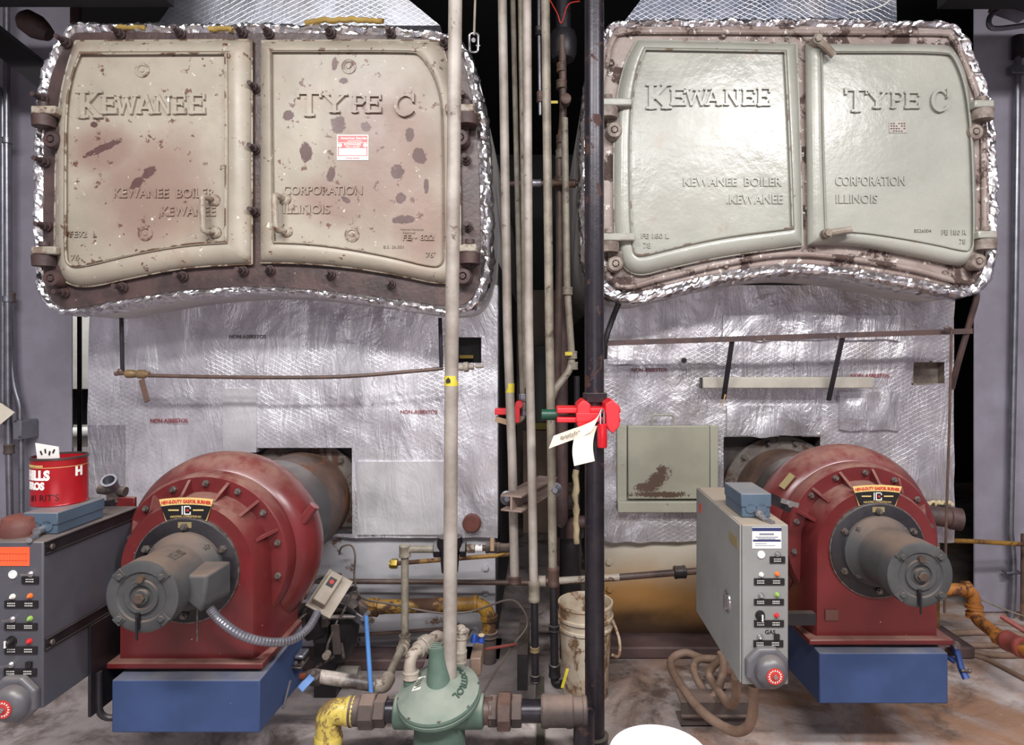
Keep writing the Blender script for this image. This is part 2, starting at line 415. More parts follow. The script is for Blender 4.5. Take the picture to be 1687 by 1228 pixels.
def cast_word(spec, d, h=.011):
    """spec: (letter, x0px, x1px, ytop, ybottom); raised letters whose back lies at distance d"""
    mb = MB(); st_ = 0
    for ch, x0, x1, yt, yb in spec:
        st_ = 0
        a = P(x0, yb, d); b = P(x1, yt, d); W_, H_ = b.x-a.x, b.z-a.z; m = min(W_, H_)
        for (u0, v0, u1, v1, wd) in GL(ch):
            p, q = V((u0*W_, 0, v0*H_)), V((u1*W_, 0, v1*H_)); t = (q-p).normalized()
            st_ += 1; hh = h+.0004*st_
            nn = V((t.z, 0, -t.x))*wd*m*.5; e = t*wd*m*.18
            base = [p-e+nn, q+e+nn, q+e-nn, p-e-nn]; cen = (p+q)/2
            mb.loft([[a+x for x in base], [a+V((0, -hh, 0))+cen+(x-cen)*.96 for x in base]])
    return mb
def text_px(txt, x0, x1, ybase, ytop, d, ext=.004, bold=.0, lift=0.0):
    """writing stretched between photo pixels on a wall facing the camera at distance d"""
    a, b = P(x0, ybase, d), P(x1, ytop, d)
    mb = text_mb(txt, 1., Matrix.Identity(4), 0.0, bold*0)
    xs = [p.x for p in mb.v]; ys = [p.y for p in mb.v]
    mb = text_mb(txt, 1., Matrix.Identity(4), .5, bold)
    sx = (b.x-a.x)/(max(xs)-min(xs)); sz = (b.z-a.z)/(max(ys)-min(ys)); x_, y_ = min(xs), min(ys)
    mb.v = [V((a.x+(p.x-x_)*sx, d-lift-(p.z+.5)*ext, a.z+(p.y-y_)*sz)) for p in mb.v]
    return mb

# ------------------------------------------------------------------ boilers
def door_mesh(outer, inner, d):
    o, i = chaikin(outer), chaikin(inner)
    prof = [(0, 0), (0, .018), (.10, .030), (.30, .046), (.55, .055), (.80, .055), (.90, .050), (.93, .058), (.97, .060), (1.0, .058), (1.03, .046)]
    mb = MB(); loops = []
    for t, h in prof: loops.append([P(*(a*(1-t)+b*t).xy, d-h) for a, b in zip(o, i)])
    return mb.loft(loops, False, True)
PANEL = .046
def rock(p, s, a):
    return V((noise.noise(p*s), noise.noise(p*s+V((9, 3, 1))), noise.noise(p*s+V((2, 7, 5)))))*a
def boiler(spec):
    g = spec; d, df, back = g['d'], g['foil'], 5.4
    T = Thing('boiler', g['label'], 'boiler', (P(430 if g['left'] else 1300, 0, d).x, df+.4, 0))
    k = d/F
    fr, lip = chaikin(g['frame']), chaikin(g['lip'])
    XZ = lambda p, y: V((P(p.x, p.y, d).x, y, P(p.x, p.y, d).z))
    # cylinder shell wrapped in foil
    N = 560
    lo = resample(lip, N); fo = resample(fr, N)
    # line up starting points by nearest index
    sh = MB(); sh.loft([[XZ(p, y) for p in lo] for y in (d+.035, df+.02, df+.6, back)], True, True)
    T.part('shell', sh, g['soffit'])
    # crumpled foil edge round the casting
    cr = MB(); rows = []
    cen = V((sum(p.x for p in lo)/N, sum(p.y for p in lo)/N, 0))
    fr_near = []
    j0 = min(range(N), key=lambda j: (fo[j]-lo[0]).length)
    for i in range(N): fr_near.append(fo[(j0+i) % N])
    for r, (t, y) in enumerate([(-.05, d+.004), (.15, d-.002), (.35, d-.008), (.5, d-.012), (.65, d-.012), (.8, d-.008), (.95, d+.004), (1.03, d+.02), (1.06, d+.05), (1.02, d+.10)]):
        row = []
        for i in range(N):
            p = XZ(fr_near[i]*(1-t)+lo[i]*t, y)
            if r: p += rock(p, 17, .010)+rock(p, 48, .008)+rock(p, 110, .004)
            row.append(p)
        rows.append(row)
    T.part('foil_edge', cr.loft(rows, False, False), M_lip, sharp=12)
    # cast frame
    f = MB(); f.loft([[P(p.x, p.y, y) for p in fr] for y in (d+.03, d)], True, True)
    T.part('door_frame', f, g['framemat'], bev=.008)
    if g.get('rail'):
        pts = [P(x, y, d-.012) for x, y in g['rail']]
        T.part('frame_bead', MB().tube(spline(pts, 6), .012, 10), g['framemat'])
    # doors
    for dn in g['doors']:
        o = T.part('smokebox_door', door_mesh(dn['outer'], dn['inner'], d), g['doormat'], sharp=50)
        pd = d-PANEL
        ii, oo = chaikin(dn['inner']), chaikin(dn['outer'])
        L = [P(p.x, p.y, d-.058) for p in ii]; T.part('panel_bead', MB().tube(L+L[:2], .0042, 8, False), g['beadmat'], parent=o)
        L = [P(p.x, p.y, d-.016) for p in oo]; T.part('edge_bead', MB().tube(L+L[:2], .0045, 8, False), g['beadmat'], parent=o)
        for wd in split_x(cast_word(dn['word'], pd+.001), .03): T.part('lettering', wd, g['letmat'], parent=o)
        for tx in dn['text']:
            for wd in split_x(text_px(*tx[:5], pd, .006, .012), .014): T.part('lettering', wd, g['letmat'], parent=o)
        for tx in dn.get('small', []):
            T.part('chalk_writing', text_px(*tx[:5], pd, .0008, 0), pm('dark_ink', '#4a3f3a', rough=.8, bump=0), parent=o)
        for bx, by in dn.get('boss', []):
            b = MB(); p = P(bx, by, pd); b.lathe(p+V((0, .002, 0)), (0, -1, 0), [(0, .030), (.006, .029), (.007, .019), (.002, .017), (.003, .010), (.007, .008)], 24)
            T.part('boss', b, g['doormat'], parent=o)
        for q in dn.get('handle', []):
            a, b = P(*q[0], pd-.055), P(*q[1], pd-.055)
            h = MB(); h.tube(round_path([V((a.x+.02, pd+.005, a.z-.012)), a+V((0, 0, -.006)), b+V((0, 0, .006)), V((b.x+.02, pd+.005, b.z+.012))], .015), .0115, 10)
            for e in (a, b): h.lathe((e.x+.02, pd+.002, e.z-.012 if e is a else e.z+.012), (0, -1, 0), [(0, .026), (.006, .024), (.014, .013)], 16)
            T.part('handle', h, g['doormat'], parent=o)
        for (p0, p1) in dn.get('lever', []):
            a, b = P(*p0, d-.075), P(*p1, d-.085)
            h = MB(); h.cyl(a+V((0, .07, 0)), a+V((0, -.012, 0)), .021, n=14).tube([a, (a+b)/2+V((0, -.006, 0)), b], .0155, 10)
            h.hexa(a+V((0, -.01, 0)), (0, -1, 0), .017, .014)
            T.part('latch_lever', h, pm('latch_iron', '#8c8478', '#6d5c50', rough=.5, bump=.3), parent=o)
        if 'plate' in dn:
            xa, ya, xb, yb, m1 = dn['plate']; a, b = P(xa, yb, pd-.003), P(xb, ya, pd-.003); W_, H_ = b.x-a.x, b.z-a.z
            pl = T.part('maker_plate', MB().bb((a.x, pd-.003, a.z), (b.x, pd+.001, b.z)), m1, parent=o)
            if g['left']:
                q = pd-.0036
                T.part('plate_print', MB().bb((a.x+.03*W_, q, a.z+.70*H_), (b.x-.03*W_, q+.0006, a.z+.96*H_)), M_pred2, parent=o)
                T.part('plate_print', MB().bb((a.x+.03*W_, q, a.z+.47*H_), (b.x-.03*W_, q+.0006, a.z+.675*H_)), M_pred2, parent=o)
                rr = MB().bb((a.x+.03*W_, q, a.z+.18*H_), (a.x+.06*W_, q+.0006, a.z+.475*H_)).bb((b.x-.06*W_, q, a.z+.18*H_), (b.x-.03*W_, q+.0006, a.z+.475*H_)).bb((a.x+.03*W_, q, a.z+.165*H_), (b.x-.03*W_, q+.0006, a.z+.19*H_))
                T.part('plate_print', rr, M_pred2, parent=o)
                T.part('plate_writing', text_mb('American Standard', .065*H_, face_M((a.x+.5*W_, pd-.0036, a.z+.06*H_)), .0003, .0002, 'CENTER', 1.1), M_pred2, parent=o)
                for tx, sz, u, v in (('KEWANEE', .13, .5, .57), ('TYPE C BOILER', .075, .5, .49), ('American Standard', .13, .57, .82), ('Industrial Division', .07, .57, .73)):
                    T.part('plate_writing', text_mb(tx, sz*H_, face_M((a.x+u*W_, pd-.0038, a.z+v*H_)), .0003, .0002, 'CENTER', 1.1), M_pwhite, parent=o)
                for u in (.1, .9):
                    for v in (.58,): T.part('plate_print', MB().lathe((a.x+u*W_, pd-.0034, a.z+v*H_), (0, -1, 0), [(0, .08*H_), (.0006, .08*H_)], 14), M_pwhite, parent=o)
            else:
                q = MB()
                for r in range(4):
                    for c_ in range(6):
                        if (r+c_) % 5: q.bb((a.x+W_*(.06+.15*c_), pd-.0036, a.z+H_*(.1+.22*r)), (a.x+W_*(.16+.15*c_), pd-.003, a.z+H_*(.2+.22*r)))
                T.part('plate_print', q, pm('dark_ink', '#4a3f3a'), parent=o)
    # hinges: a lug reaching from the door, an ear with its pin below
    for (x, y, sgn, x2) in g['hinges']:
        lug = MB(); a, b = P(x, y, d-.06), P(x2, y, d-.05)
        lug.bb((min(a.x, b.x), d-.085, a.z-.016), (max(a.x, b.x), d-.005, a.z+.016))
        T.part('hinge_lug', lug, g['doormat'], bev=.006)
        pn = MB(); c = V((a.x-sgn*.030*1, d-.052, a.z))
        pn.cyl(c+V((0, 0, .02)), c+V((0, 0, .038)), .02, n=14).cyl(c+V((0, 0, -.018)), c+V((0, 0, -.060)), .043, .041, n=20)
        pn.bb((c.x-.03, d-.05, c.z-.058), (c.x+.03, d+.005, c.z-.020))
        c2 = c+V((-sgn*.028, .01, -.108)); pn.lathe(c2+V((0, .045, 0)), (0, -1, 0), [(0, .036), (.05, .036), (.06, .030), (.061, .016), (.045, .014)], 20)
        pn.bb((c2.x-.03, d-.04, c2.z), (c2.x+.03, d+.005, c2.z+.055))
        pn.bolt(c2+V((0, -.004, 0)), (0, -1, 0), .013, .014)
        T.part('hinge', pn, g['hingemat'])
    # studs round the frame, one shared mesh
    s0 = MB()
    if g['left']:
        s0.cyl((0, .0, 0), (0, -.012, 0), .021, n=14).hexa((0, -.012, 0), (0, -1, 0), .017, .018).cyl((0, -.03, 0), (0, -.066, 0), .010, .0095, n=12)
    else: s0.cyl((0, 0, 0), (0, -.004, 0), .017, n=12).hexa((0, -.004, 0), (0, -1, 0), .0145, .014)
    sm = mesh_of(s0, 'stud'); sm.materials.append(M_rust2 if g['left'] else g['framemat'])
    for sx, sy in g['studs']:
        o = bpy.data.objects.new('stud', sm); C.objects.link(o); o.parent = T.o
        o.location = P(sx, sy, d-(.0 if abs(sx-422) > 3 else -.005))-T.base; o.rotation_euler = (0, random.uniform(0, 1), 0)
    return T, d, df, back

LEFT = dict(left=True, d=2.60, foil=2.92, label='left boiler with stained tan doors bearing a red and white maker plate', framemat=M_rust, doormat=M_doorL, letmat=M_letL, beadmat=pm('worn_bead_tan', '#9a9080', '#57402f', rough=.55, scale=16, bump=.3, mixlo=.48, mixhi=.56), hingemat=M_rust2, soffit=M_foil3,
  frame=[(120, 54), (127, 53), (738, 55), (765, 97), (782, 176), (790, 264), (793, 400), (791, 466), (774, 503), (730, 506), (642, 492), (532, 479), (430, 471), (308, 478), (198, 495), (114, 512), (88, 501), (72, 475), (70, 396), (72, 176), (88, 105)],
  lip=[(116, 40), (127, 37), (742, 40), (778, 92), (800, 170), (808, 262), (811, 400), (806, 470), (785, 512), (732, 519), (640, 504), (530, 489), (430, 481), (306, 488), (198, 506), (112, 522), (80, 509), (58, 480), (55, 396), (56, 172), (72, 98)],
  doors=[dict(outer=[(125, 68), (125, 68), (415, 66), (415, 66), (415, 250), (415, 435), (415, 435), (308, 440), (211, 459), (141, 475), (106, 466), (90, 440), (91, 350), (92, 264), (97, 176), (108, 119)],
              inner=[(132, 89), (132, 89), (371, 88), (371, 88), (372, 245), (371, 398), (371, 398), (305, 402), (218, 417), (128, 440), (112, 436), (108, 422), (108, 340), (108, 264), (109, 176), (119, 120)],
              word=[('K', 131, 171, 151, 196), ('E', 169, 196, 158, 189), ('W', 192, 230, 158, 189), ('A', 227, 257, 158, 189), ('N', 258, 284, 158, 189), ('E', 286, 309, 158, 189), ('E', 312, 341, 156, 189)],
              text=[('KEWANEE  BOILER', 189, 354, 326, 311), ('KEWANEE', 267, 356, 356, 341), ('FE92  L', 116, 160, 391, 381), ('76', 118, 131, 429, 420)],
              boss=[(235, 116), (240, 385)], handle=[((333, 320), (335, 384))]),
         dict(outer=[(429, 68), (429, 68), (720, 66), (728, 75), (740, 114), (750, 171), (757, 250), (759, 430), (752, 457), (732, 470), (655, 453), (576, 440), (488, 433), (429, 433), (429, 433), (429, 250)],
              inner=[(448, 86), (448, 86), (678, 86), (690, 90), (708, 114), (721, 145), (728, 185), (730, 420), (727, 434), (714, 440), (640, 421), (576, 409), (510, 400), (452, 398), (452, 398), (449, 245)],
              word=[('T', 490, 532, 151, 193), ('Y', 531, 574, 156, 187), ('P', 580, 604, 157, 187), ('E', 602, 630, 157, 187), ('C', 650, 687, 155, 194)],
              text=[('CORPORATION', 468, 597, 321, 307), ('ILLINOIS', 468, 544, 352, 338), ('FE • 822', 664, 715, 396, 387), ('76', 702, 714, 424, 416)],
              small=[('B.S. 26,001', 632, 665, 411, 405), ('National Stampings', 660, 698, 381, 377), ('National', 664, 684, 386, 382)],
              plate=(555, 222, 607, 264, M_pwhite), boss=[(575, 110), (580, 387)], handle=[((452, 318), (455, 382))])],
  hinges=[(58, 184, -1, 102), (58, 414, -1, 102), (782, 181, 1, 735), (786, 410, 1, 745)],
  studs=[(112, 72), (200, 58), (299, 58), (400, 57), (444, 57), (545, 57), (644, 58), (732, 75), (765, 163), (768, 264), (771, 374), (644, 468), (545, 453), (446, 446), (402, 447), (303, 456), (204, 474), (108, 483), (74, 165), (76, 268), (79, 374), (422, 147), (422, 247), (422, 350)])
RIGHT = dict(left=False, d=2.75, foil=3.05, label='right boiler with glossy grey-green doors on a blotchy pinkish frame', framemat=M_pink, doormat=M_doorR, letmat=M_letR, beadmat=pm('worn_bead_green', '#95948a', '#6d5a4c', rough=.4, scale=16, bump=.3, mixlo=.54, mixhi=.62), hingemat=pm('hinge_iron', '#8b8076', '#5f5048', rough=.5, bump=.3, scale=20), soffit=M_foil3,
  frame=[(1010, 50), (1026, 42), (1562, 44), (1578, 58), (1608, 123), (1626, 185), (1630, 280), (1630, 396), (1623, 445), (1603, 473), (1570, 474), (1498, 458), (1388, 440), (1300, 434), (1204, 446), (1094, 472), (1040, 486), (1004, 468), (984, 440), (978, 396), (978, 176), (990, 90)],
  lip=[(1002, 40), (1020, 30), (1566, 32), (1590, 52), (1620, 118), (1639, 182), (1643, 280), (1643, 396), (1640, 452), (1618, 484), (1575, 492), (1498, 476), (1388, 457), (1300, 451), (1204, 464), (1094, 490), (1036, 505), (985, 486), (962, 450), (956, 396), (956, 176), (975, 84)],
  rail=[(1608, 452), (1598, 466), (1570, 462), (1498, 443), (1388, 425), (1300, 419), (1204, 432), (1094, 458), (1030, 474), (1006, 458), (995, 430), (989, 396), (989, 176), (1001, 98), (1012, 62), (1032, 53), (1100, 52), (1290, 53), (1480, 54), (1553, 55), (1570, 64), (1599, 128), (1617, 187), (1621, 280), (1621, 396), (1614, 435), (1608, 452)],
  doors=[dict(outer=[(1050, 66), (1050, 66), (1312, 72), (1312, 72), (1319, 240), (1322, 405), (1322, 405), (1186, 423), (1094, 444), (1056, 455), (1030, 446), (1020, 420), (1012, 387), (1011, 280), (1013, 180), (1028, 105)],
              inner=[(1063, 81), (1063, 81), (1293, 85), (1293, 85), (1301, 235), (1306, 375), (1306, 375), (1186, 390), (1100, 410), (1058, 421), (1048, 419), (1044, 409), (1040, 370), (1038, 272), (1040, 178), (1050, 114)],
              word=[('K', 1064, 1105, 139, 181), ('E', 1103, 1130, 147, 175), ('W', 1126, 1168, 147, 175), ('A', 1160, 1188, 147, 175), ('N', 1192, 1218, 147, 175), ('E', 1221, 1244, 147, 175), ('E', 1246, 1269, 145, 176)],
              text=[('KEWANEE  BOILER', 1126, 1287, 307, 293), ('.KEWANEE', 1197, 1289, 336, 321), ('FE 180 L', 1057, 1102, 393, 385), ('78', 1060, 1072, 409, 400)]),
         dict(outer=[(1326, 72), (1326, 72), (1556, 72), (1572, 80), (1590, 114), (1600, 165), (1607, 250), (1609, 395), (1602, 428), (1582, 441), (1529, 429), (1432, 409), (1380, 404), (1330, 405), (1330, 405), (1328, 240)],
              inner=[(1355, 87), (1355, 87), (1558, 87), (1570, 95), (1584, 127), (1593, 170), (1600, 250), (1603, 396), (1599, 411), (1590, 413), (1537, 400), (1440, 384), (1400, 381), (1362, 380), (1362, 380), (1357, 235)],
              word=[('T', 1390, 1428, 146, 186), ('Y', 1426, 1461, 152, 180), ('P', 1465, 1486, 152, 180), ('E', 1488, 1514, 152, 180), ('C', 1531, 1562, 148, 187)],
              text=[('CORPORATION', 1376, 1490, 306, 291), ('ILLINOIS', 1377, 1445, 335, 321), ('FE 180 R', 1551, 1591, 387, 379), ('78', 1580, 1590, 402, 394)],
              plate=(1465, 200, 1494, 219, pm('plate_pewter', '#9a948c', '#857d76', rough=.4, metal=.4)), small=[('BS26004', 1506, 1534, 384, 378)],
              lever=[((1346, 66), (1374, 92)), ((1362, 385), (1402, 379))])],
  hinges=[(990, 171, -1, 1040), (992, 392, -1, 1045), (1632, 174, 1, 1597), (1637, 388, 1, 1603)],
  studs=[(1190, 60), (1006, 105), (1195, 438), (1333, 417), (1592, 114), (1441, 434), (1619, 361), (1420, 58)])
BL, dL, fL, bk = boiler(LEFT)
BR, dR, fR, bk = boiler(RIGHT)
# ------------------------------------------------------------------ lower jackets of the boilers
def grid_wall(x0, x1, z0, z1, y, holes, step=.022, amp=.006, ragged=.0):
    """a foil wall facing the camera, crumpled, with rectangular openings"""
    def cuts(a, b, extra):
        n = max(2, round((b-a)/step)); q = sorted(set([round(a+(b-a)*i/n, 5) for i in range(n+1)]))
        for e in extra:
            if a < e < b:
                j = min(range(len(q)), key=lambda i: abs(q[i]-e)); q[j] = e
        return q
    xs = cuts(x0, x1, [h[0] for h in holes]+[h[1] for h in holes]); zs = cuts(z0, z1, [h[2] for h in holes]+[h[3] for h in holes])
    mb = MB(); vsx = []
    for zi, z in enumerate(zs):
        for xi, x in enumerate(xs):
            p = V((x, y, z)); q = V((x*1.0, 0, z))
            n = noise.noise(q*2.2)*amp*1.6+noise.noise(q*7+V((3, 3, 3)))*amp+abs(noise.noise(V((x*13, 5, z*5))))*amp*1.2
            p.y -= n
            if zi == 0 and ragged: p.z += noise.noise(V((x*9, 1, 0)))*ragged
            vsx.append(p)
    fs = []; nx = len(xs)
    for zi in range(len(zs)-1):
        for xi in range(nx-1):
            cx_, cz_ = (xs[xi]+xs[xi+1])/2, (zs[zi]+zs[zi+1])/2
            if any(h[0] < cx_ < h[1] and h[2] < cz_ < h[3] for h in holes): continue
            a = zi*nx+xi; fs.append([a, a+1, a+1+nx, a+nx])
    # returns round the outside so that the sheet has depth
    mb.add(vsx, fs); o = len(mb.v); nz = len(zs)
    rim = [(i, (0, 0, 0)) for i in range(nx)]+[(nx-1+j*nx, 0) for j in range(1, nz)]+[((nz-1)*nx+i, 0) for i in range(nx-2, -1, -1)]+[(j*nx, 0) for j in range(nz-2, 0, -1)]
    idx = [r[0] for r in rim]; back_ = [V((vsx[i].x, y+.09, vsx[i].z)) for i in idx]; mb.v += back_
    for k in range(len(idx)):
        k2 = (k+1) % len(idx); mb.f.append([idx[k], idx[k2], o+k2, o+k])
    return mb
INK_R = pm('red_stencil_ink', '#7d2b30', rough=.6, bump=0); INK_K = pm('black_stencil_ink', '#3a2c2e', rough=.6, bump=0)
M_skirtL = pm('pale_grey_skirt', '#a9a8ac', '#9a989c', rough=.5, scale=3, rust=.12, rcol='#6d5340', bump=.1)
def skirt_r():
    t = NT('rust_stained_skirt'); sp = t.n('SeparateXYZ', i_0=t.co)
    n = t.math('ADD', sp.outputs[2], t.math('MULTIPLY', t.math('SUBTRACT', t.noise(2.2, 5), .5), .25))
    col = t.mix(t.ramp(n, .22, .50, 1, 0), lin('#aaa395'), lin('#8d6534'))
    col = t.mix(t.ramp(n, .05, .22, .92, 0), col, lin('#2e1c12'))
    t.set('Base Color', col); t.set('Roughness', .5); t.bump(t.noise(30, 4), .1, .004); return t.m
M_skirtR = skirt_r()
M_flange = pm('base_flange_steel', '#5f4a48', '#48393a', rough=.6, bump=.3)
def rect(px0, px1, pyt, pyb, d):
    a, b = P(px0, pyb, d), P(px1, pyt, d); return (a.x, b.x, a.z, b.z)
def recess(T, mb_mat, r, y, depth, name='opening_lining'):
    m = MB(); x0, x1, z0, z1 = r; e = .006
    m.bb((x0-e, y+depth, z0-e), (x1+e, y+depth+.02, z1+e))
    m.bb((x0-e, y+.002, z0-e), (x0, y+depth, z1+e)).bb((x1, y+.002, z0-e), (x1+e, y+depth, z1+e)).bb((x0-e, y+.002, z1), (x1+e, y+depth, z1+e)).bb((x0-e, y+.002, z0-e), (x1+e, y+depth, z0))
    T.part(name, m, mb_mat)
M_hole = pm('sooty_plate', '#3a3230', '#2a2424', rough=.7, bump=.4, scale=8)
# left boiler
T = BL; d = fL
x0, x1, z0, z1 = rect(146, 820, 470, 886, d); bx = [rect(398, 580, 738, 880, d), rect(752, 793, 556, 598, d)]
j = T.part('jacket', grid_wall(x0, x1, z0, z1, d, bx, ragged=.012), M_foil, sharp=60)
T.part('casing', MB().bb((x0+.01, d+.10, .10), (x1-.004, bk, 1.9)), pm('black_casing', '#1b191c', '#262326', rough=.5, bump=.2))
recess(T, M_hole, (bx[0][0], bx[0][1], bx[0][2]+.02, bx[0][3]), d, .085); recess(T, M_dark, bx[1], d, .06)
T.part('gauge_glass', MB().bb((bx[1][0]+.01, d+.03, bx[1][2]+.02), (bx[1][1]-.04, d+.05, bx[1][2]+.035)), pm('brass', '#9a8238', '#7a6630', rough=.4, metal=.7))
for tx, m in ((('NON-ASBESTOS', 248, 309, 697, 690, d-.012), INK_R), (('NON-ASBESTOS', 660, 720, 682, 676, d-.012), INK_R), (('NON-ASBESTOS', 378, 438, 558, 552, d-.012), INK_K)):
    T.part('stencil_writing', text_px(*tx, .002, .006), m, parent=j)
pl = MB(); p = P(778, 861, d); pl.lathe(p+V((0, .01, 0)), (0, -1, 0), [(0, .042), (.035, .042), (.042, .036)], 28); T.part('plug', pl, pm('rusty_red_cap', '#6b3a30', '#54302a', rough=.6, bump=.3))
tp = MB()
for (a, b, c_, e_) in ((150, 262, 588, 600), (545, 555, 600, 606)): pass
T.part('skirt', MB().bb((x0+.03, d+.03, .05), (P(815, 0, d).x, d+.10, z0+.03)), M_skirtL)
fl = MB(); fl.bb((x0-.05, d-.10, .0), (x1+.02, d+.12, .05)); T.part('base_flange', fl, M_flange, bev=.008)
for bx_, by_ in ((800, 935), (800, 976)):
    b = MB(); b.bolt(P(bx_, by_, d+.03), (0, -1, 0), .016, .012); T.part('bolt', b, M_skirtL)
# a paper-like foil patch and tape seams
for q in ((370, 425, 640, 745), (150, 208, 700, 880), (590, 735, 760, 880)):
    r_ = rect(*q, d); T.part('foil_patch', grid_wall(r_[0], r_[1], r_[2], r_[3], d-.014, [], .03, .004), M_foil2 if q[0] < 300 else foil_mat('foil_plain', scrim=False, crink=.25, tint='#d2d0d2', metal=.6, rough=.42), sharp=60, parent=j)
# right boiler
T = BR; d = fR
x0, x1, z0, z1 = rect(985, 1572, 470, 893, d); bxr = [rect(1192, 1350, 720, 880, d), rect(1505, 1556, 597, 632, d)]
j = T.part('jacket', grid_wall(x0, x1, z0, z1, d, bxr, ragged=.02, amp=.008), M_foil4, sharp=60)
T.part('casing', MB().bb((x0+.004, d+.10, .10), (x1-.01, bk, 1.9)), pm('black_casing', '#1b191c'))
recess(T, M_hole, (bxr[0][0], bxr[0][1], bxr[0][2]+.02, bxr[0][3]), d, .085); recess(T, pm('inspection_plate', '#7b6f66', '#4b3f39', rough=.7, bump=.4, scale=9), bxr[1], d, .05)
for tx in (('NON-ASBESTOS', 1041, 1099, 613, 607, d-.014), ('NON-ASBESTOS', 1402, 1465, 622, 616, d-.014)):
    T.part('stencil_writing', text_px(*tx, .002, .006), INK_R, parent=j)
T.part('skirt', MB().bb((x0+.02, d+.03, .05), (x1-.05, d+.10, z0+.04)), M_skirtR)
T.part('base_flange', MB().bb((x0-.02, d-.12, .0), (x1+.02, d+.12, .055)), M_flange, bev=.008)
for bx_, by_ in ((1003, 926), (1004, 971)):
    b = MB(); b.bolt(P(bx_, by_, d+.03), (0, -1, 0), .016, .012); T.part('bolt', b, M_skirtR)
for q in ((1190, 1480, 520, 560), (1000, 1180, 560, 600), (1380, 1480, 645, 708), (1195, 1350, 668, 718)):
    r_ = rect(*q, d); T.part('foil_patch', grid_wall(r_[0], r_[1], r_[2], r_[3], d-.016, [], .022, .010, ragged=.02), M_foil2 if q[0] > 1100 else M_foil4, sharp=60, parent=j)
# access panel
a = rect(1022, 1176, 700, 830, d); M_panel = pm('olive_grey_panel', '#8f8d7e', '#828072', rough=.45, scale=3, rust=.03, rcol='#4f3c2c', rscale=9, bump=.2)
pn = T.part('access_panel', MB().bb((a[0]+.03, d-.045, a[2]+.03), (a[1]-.03, d-.01, a[3])), M_panel, bev=.006)
tm = NT('panel_stain'); cc = tm.mix(tm.ramp(tm.noise(3, 4), .35, .65), lin('#8a8878'), lin('#7c7a6c')); cc = tm.mix(blobs(tm, [(1080, 792, 26, 12, .7, d-.045), (1085, 815, 45, 5, 0, d-.045), (1066, 803, 20, 8, 0, d-.045), (1090, 775, 8, 8, 0, d-.045)], BASE_R, .35, 40, .7, .1), cc, lin('#47362a')); tm.set('Base Color', cc); tm.set('Roughness', .42); pn.data.materials[0] = tm.m
fr = MB(); fr.bb((a[0]-.02, d-.035, a[2]-.02), (a[0]+.027, d-.005, a[3])).bb((a[1]-.027, d-.035, a[2]-.02), (a[1]+.012, d-.005, a[3])).bb((a[0]-.02, d-.06, a[2]-.03), (a[1]+.012, d-.005, a[2]+.022))
T.part('panel_frame', fr, M_panel, bev=.004)
hd = MB(); p, q = P(1074, 698, d-.05), P(1110, 698, d-.05); p2, q2 = P(1074, 684, d-.05), P(1110, 684, d-.05); hd.tube(round_path([p, p2, q2, q], .012), .005, 8); T.part('handle', hd, M_panel, parent=pn)
kn = MB(); kn.cyl(P(1127, 594, d+.01), P(1127, 594, d-.05), .013); T.part('pin', kn, M_rust)

# yellow fibreglass showing under the torn foil along the top of the left boiler
for i, pts in enumerate(([(345, 49), (372, 46), (384, 50)], [(502, 38), (540, 34), (590, 33), (632, 36)], [(188, 48), (215, 46), (240, 46)])):
    L = spline([P(x, y, dL-.006) for x, y in pts], 8)
    BL.part('insulation', MB().tube([p+rock(p, 40, .008) for p in L], .011, 8), pm('yellow_fibreglass', '#a3894a', '#8a7038', rough=.9, bump=.6, bscale=60), sharp=80)
# smoke hoods over the boilers, wrapped in scrim foil
for (pts, dd, lab) in (([(258, 42), (330, -60), (600, -60), (725, 42)], 2.85, 'foil wrapped smoke hood rising behind the top of the left boiler'), ([(1025, 40), (1060, -6), (1440, -6), (1455, -60), (1475, -60), (1478, 46)], 3.0, 'foil wrapped smoke hood rising behind the top of the right boiler')):
    mb = MB(); L = [P(x, y, dd) for x, y in pts]; mb.loft([L, [p+V((0, 1.2, 0)) for p in L]])
    S = Solo('smoke_hood', mb, M_hood if dd < 2.9 else M_hood2, lab, 'duct')
# ------------------------------------------------------------------ burners
def red_paint():
    t = NT('burner_red_enamel'); nz = t.n('SeparateXYZ', i_0=t.n('NewGeometry').outputs['Normal']).outputs[2]
    col = t.mix(t.ramp(t.noise(3, 4), .3, .7), lin('#692426'), lin('#541c1d'))
    col = t.mix(t.ramp(t.noise(34, 5, .7, off=4), .71, .72), col, lin('#c9aaa4'))
    dust = t.math('MULTIPLY', t.ramp(nz, .35, .95), t.ramp(t.noise(7, 5, .65, off=2), .32, .62, 0, .62))
    col = t.mix(dust, col, lin('#8a6f62'))
    t.set('Base Color', col); t.set('Roughness', t.ramp(dust, 0, .5, .30, .65)); t.bump(t.noise(40, 4), .08, .003); return t.m
M_red = red_paint()
M_blue = pm('blue_enamel', '#2f436c', '#283a60', rough=.42, scale=4, bump=.05, chips=.12, ccol='#b9bdc8', dust=.8, dcol='#6e6a68')
M_motor = pm('motor_grey', '#424243', '#363637', rough=.42, scale=7, bump=.1, dust=.75, dcol='#6e5a4c', chips=.1, ccol='#8d9094')
M_tube = pm('scorched_tube', '#5d463a', '#43332d', rough=.6, scale=7, bump=.3, rust=.2, rcol='#7a4a30')
M_flg = pm('flaking_flange', '#4a423e', '#625b56', rough=.6, scale=9, rust=.4, rcol='#4f3326', bump=.4)
M_gold = pm('gold_print', '#c5ab6c', rough=.4, bump=0); M_pblk = pm('black_print', '#161416', rough=.4, bump=0)
M_pred = pm('red_print', '#b5302a', rough=.4, bump=0); M_brass = pm('brass', '#9a8238')
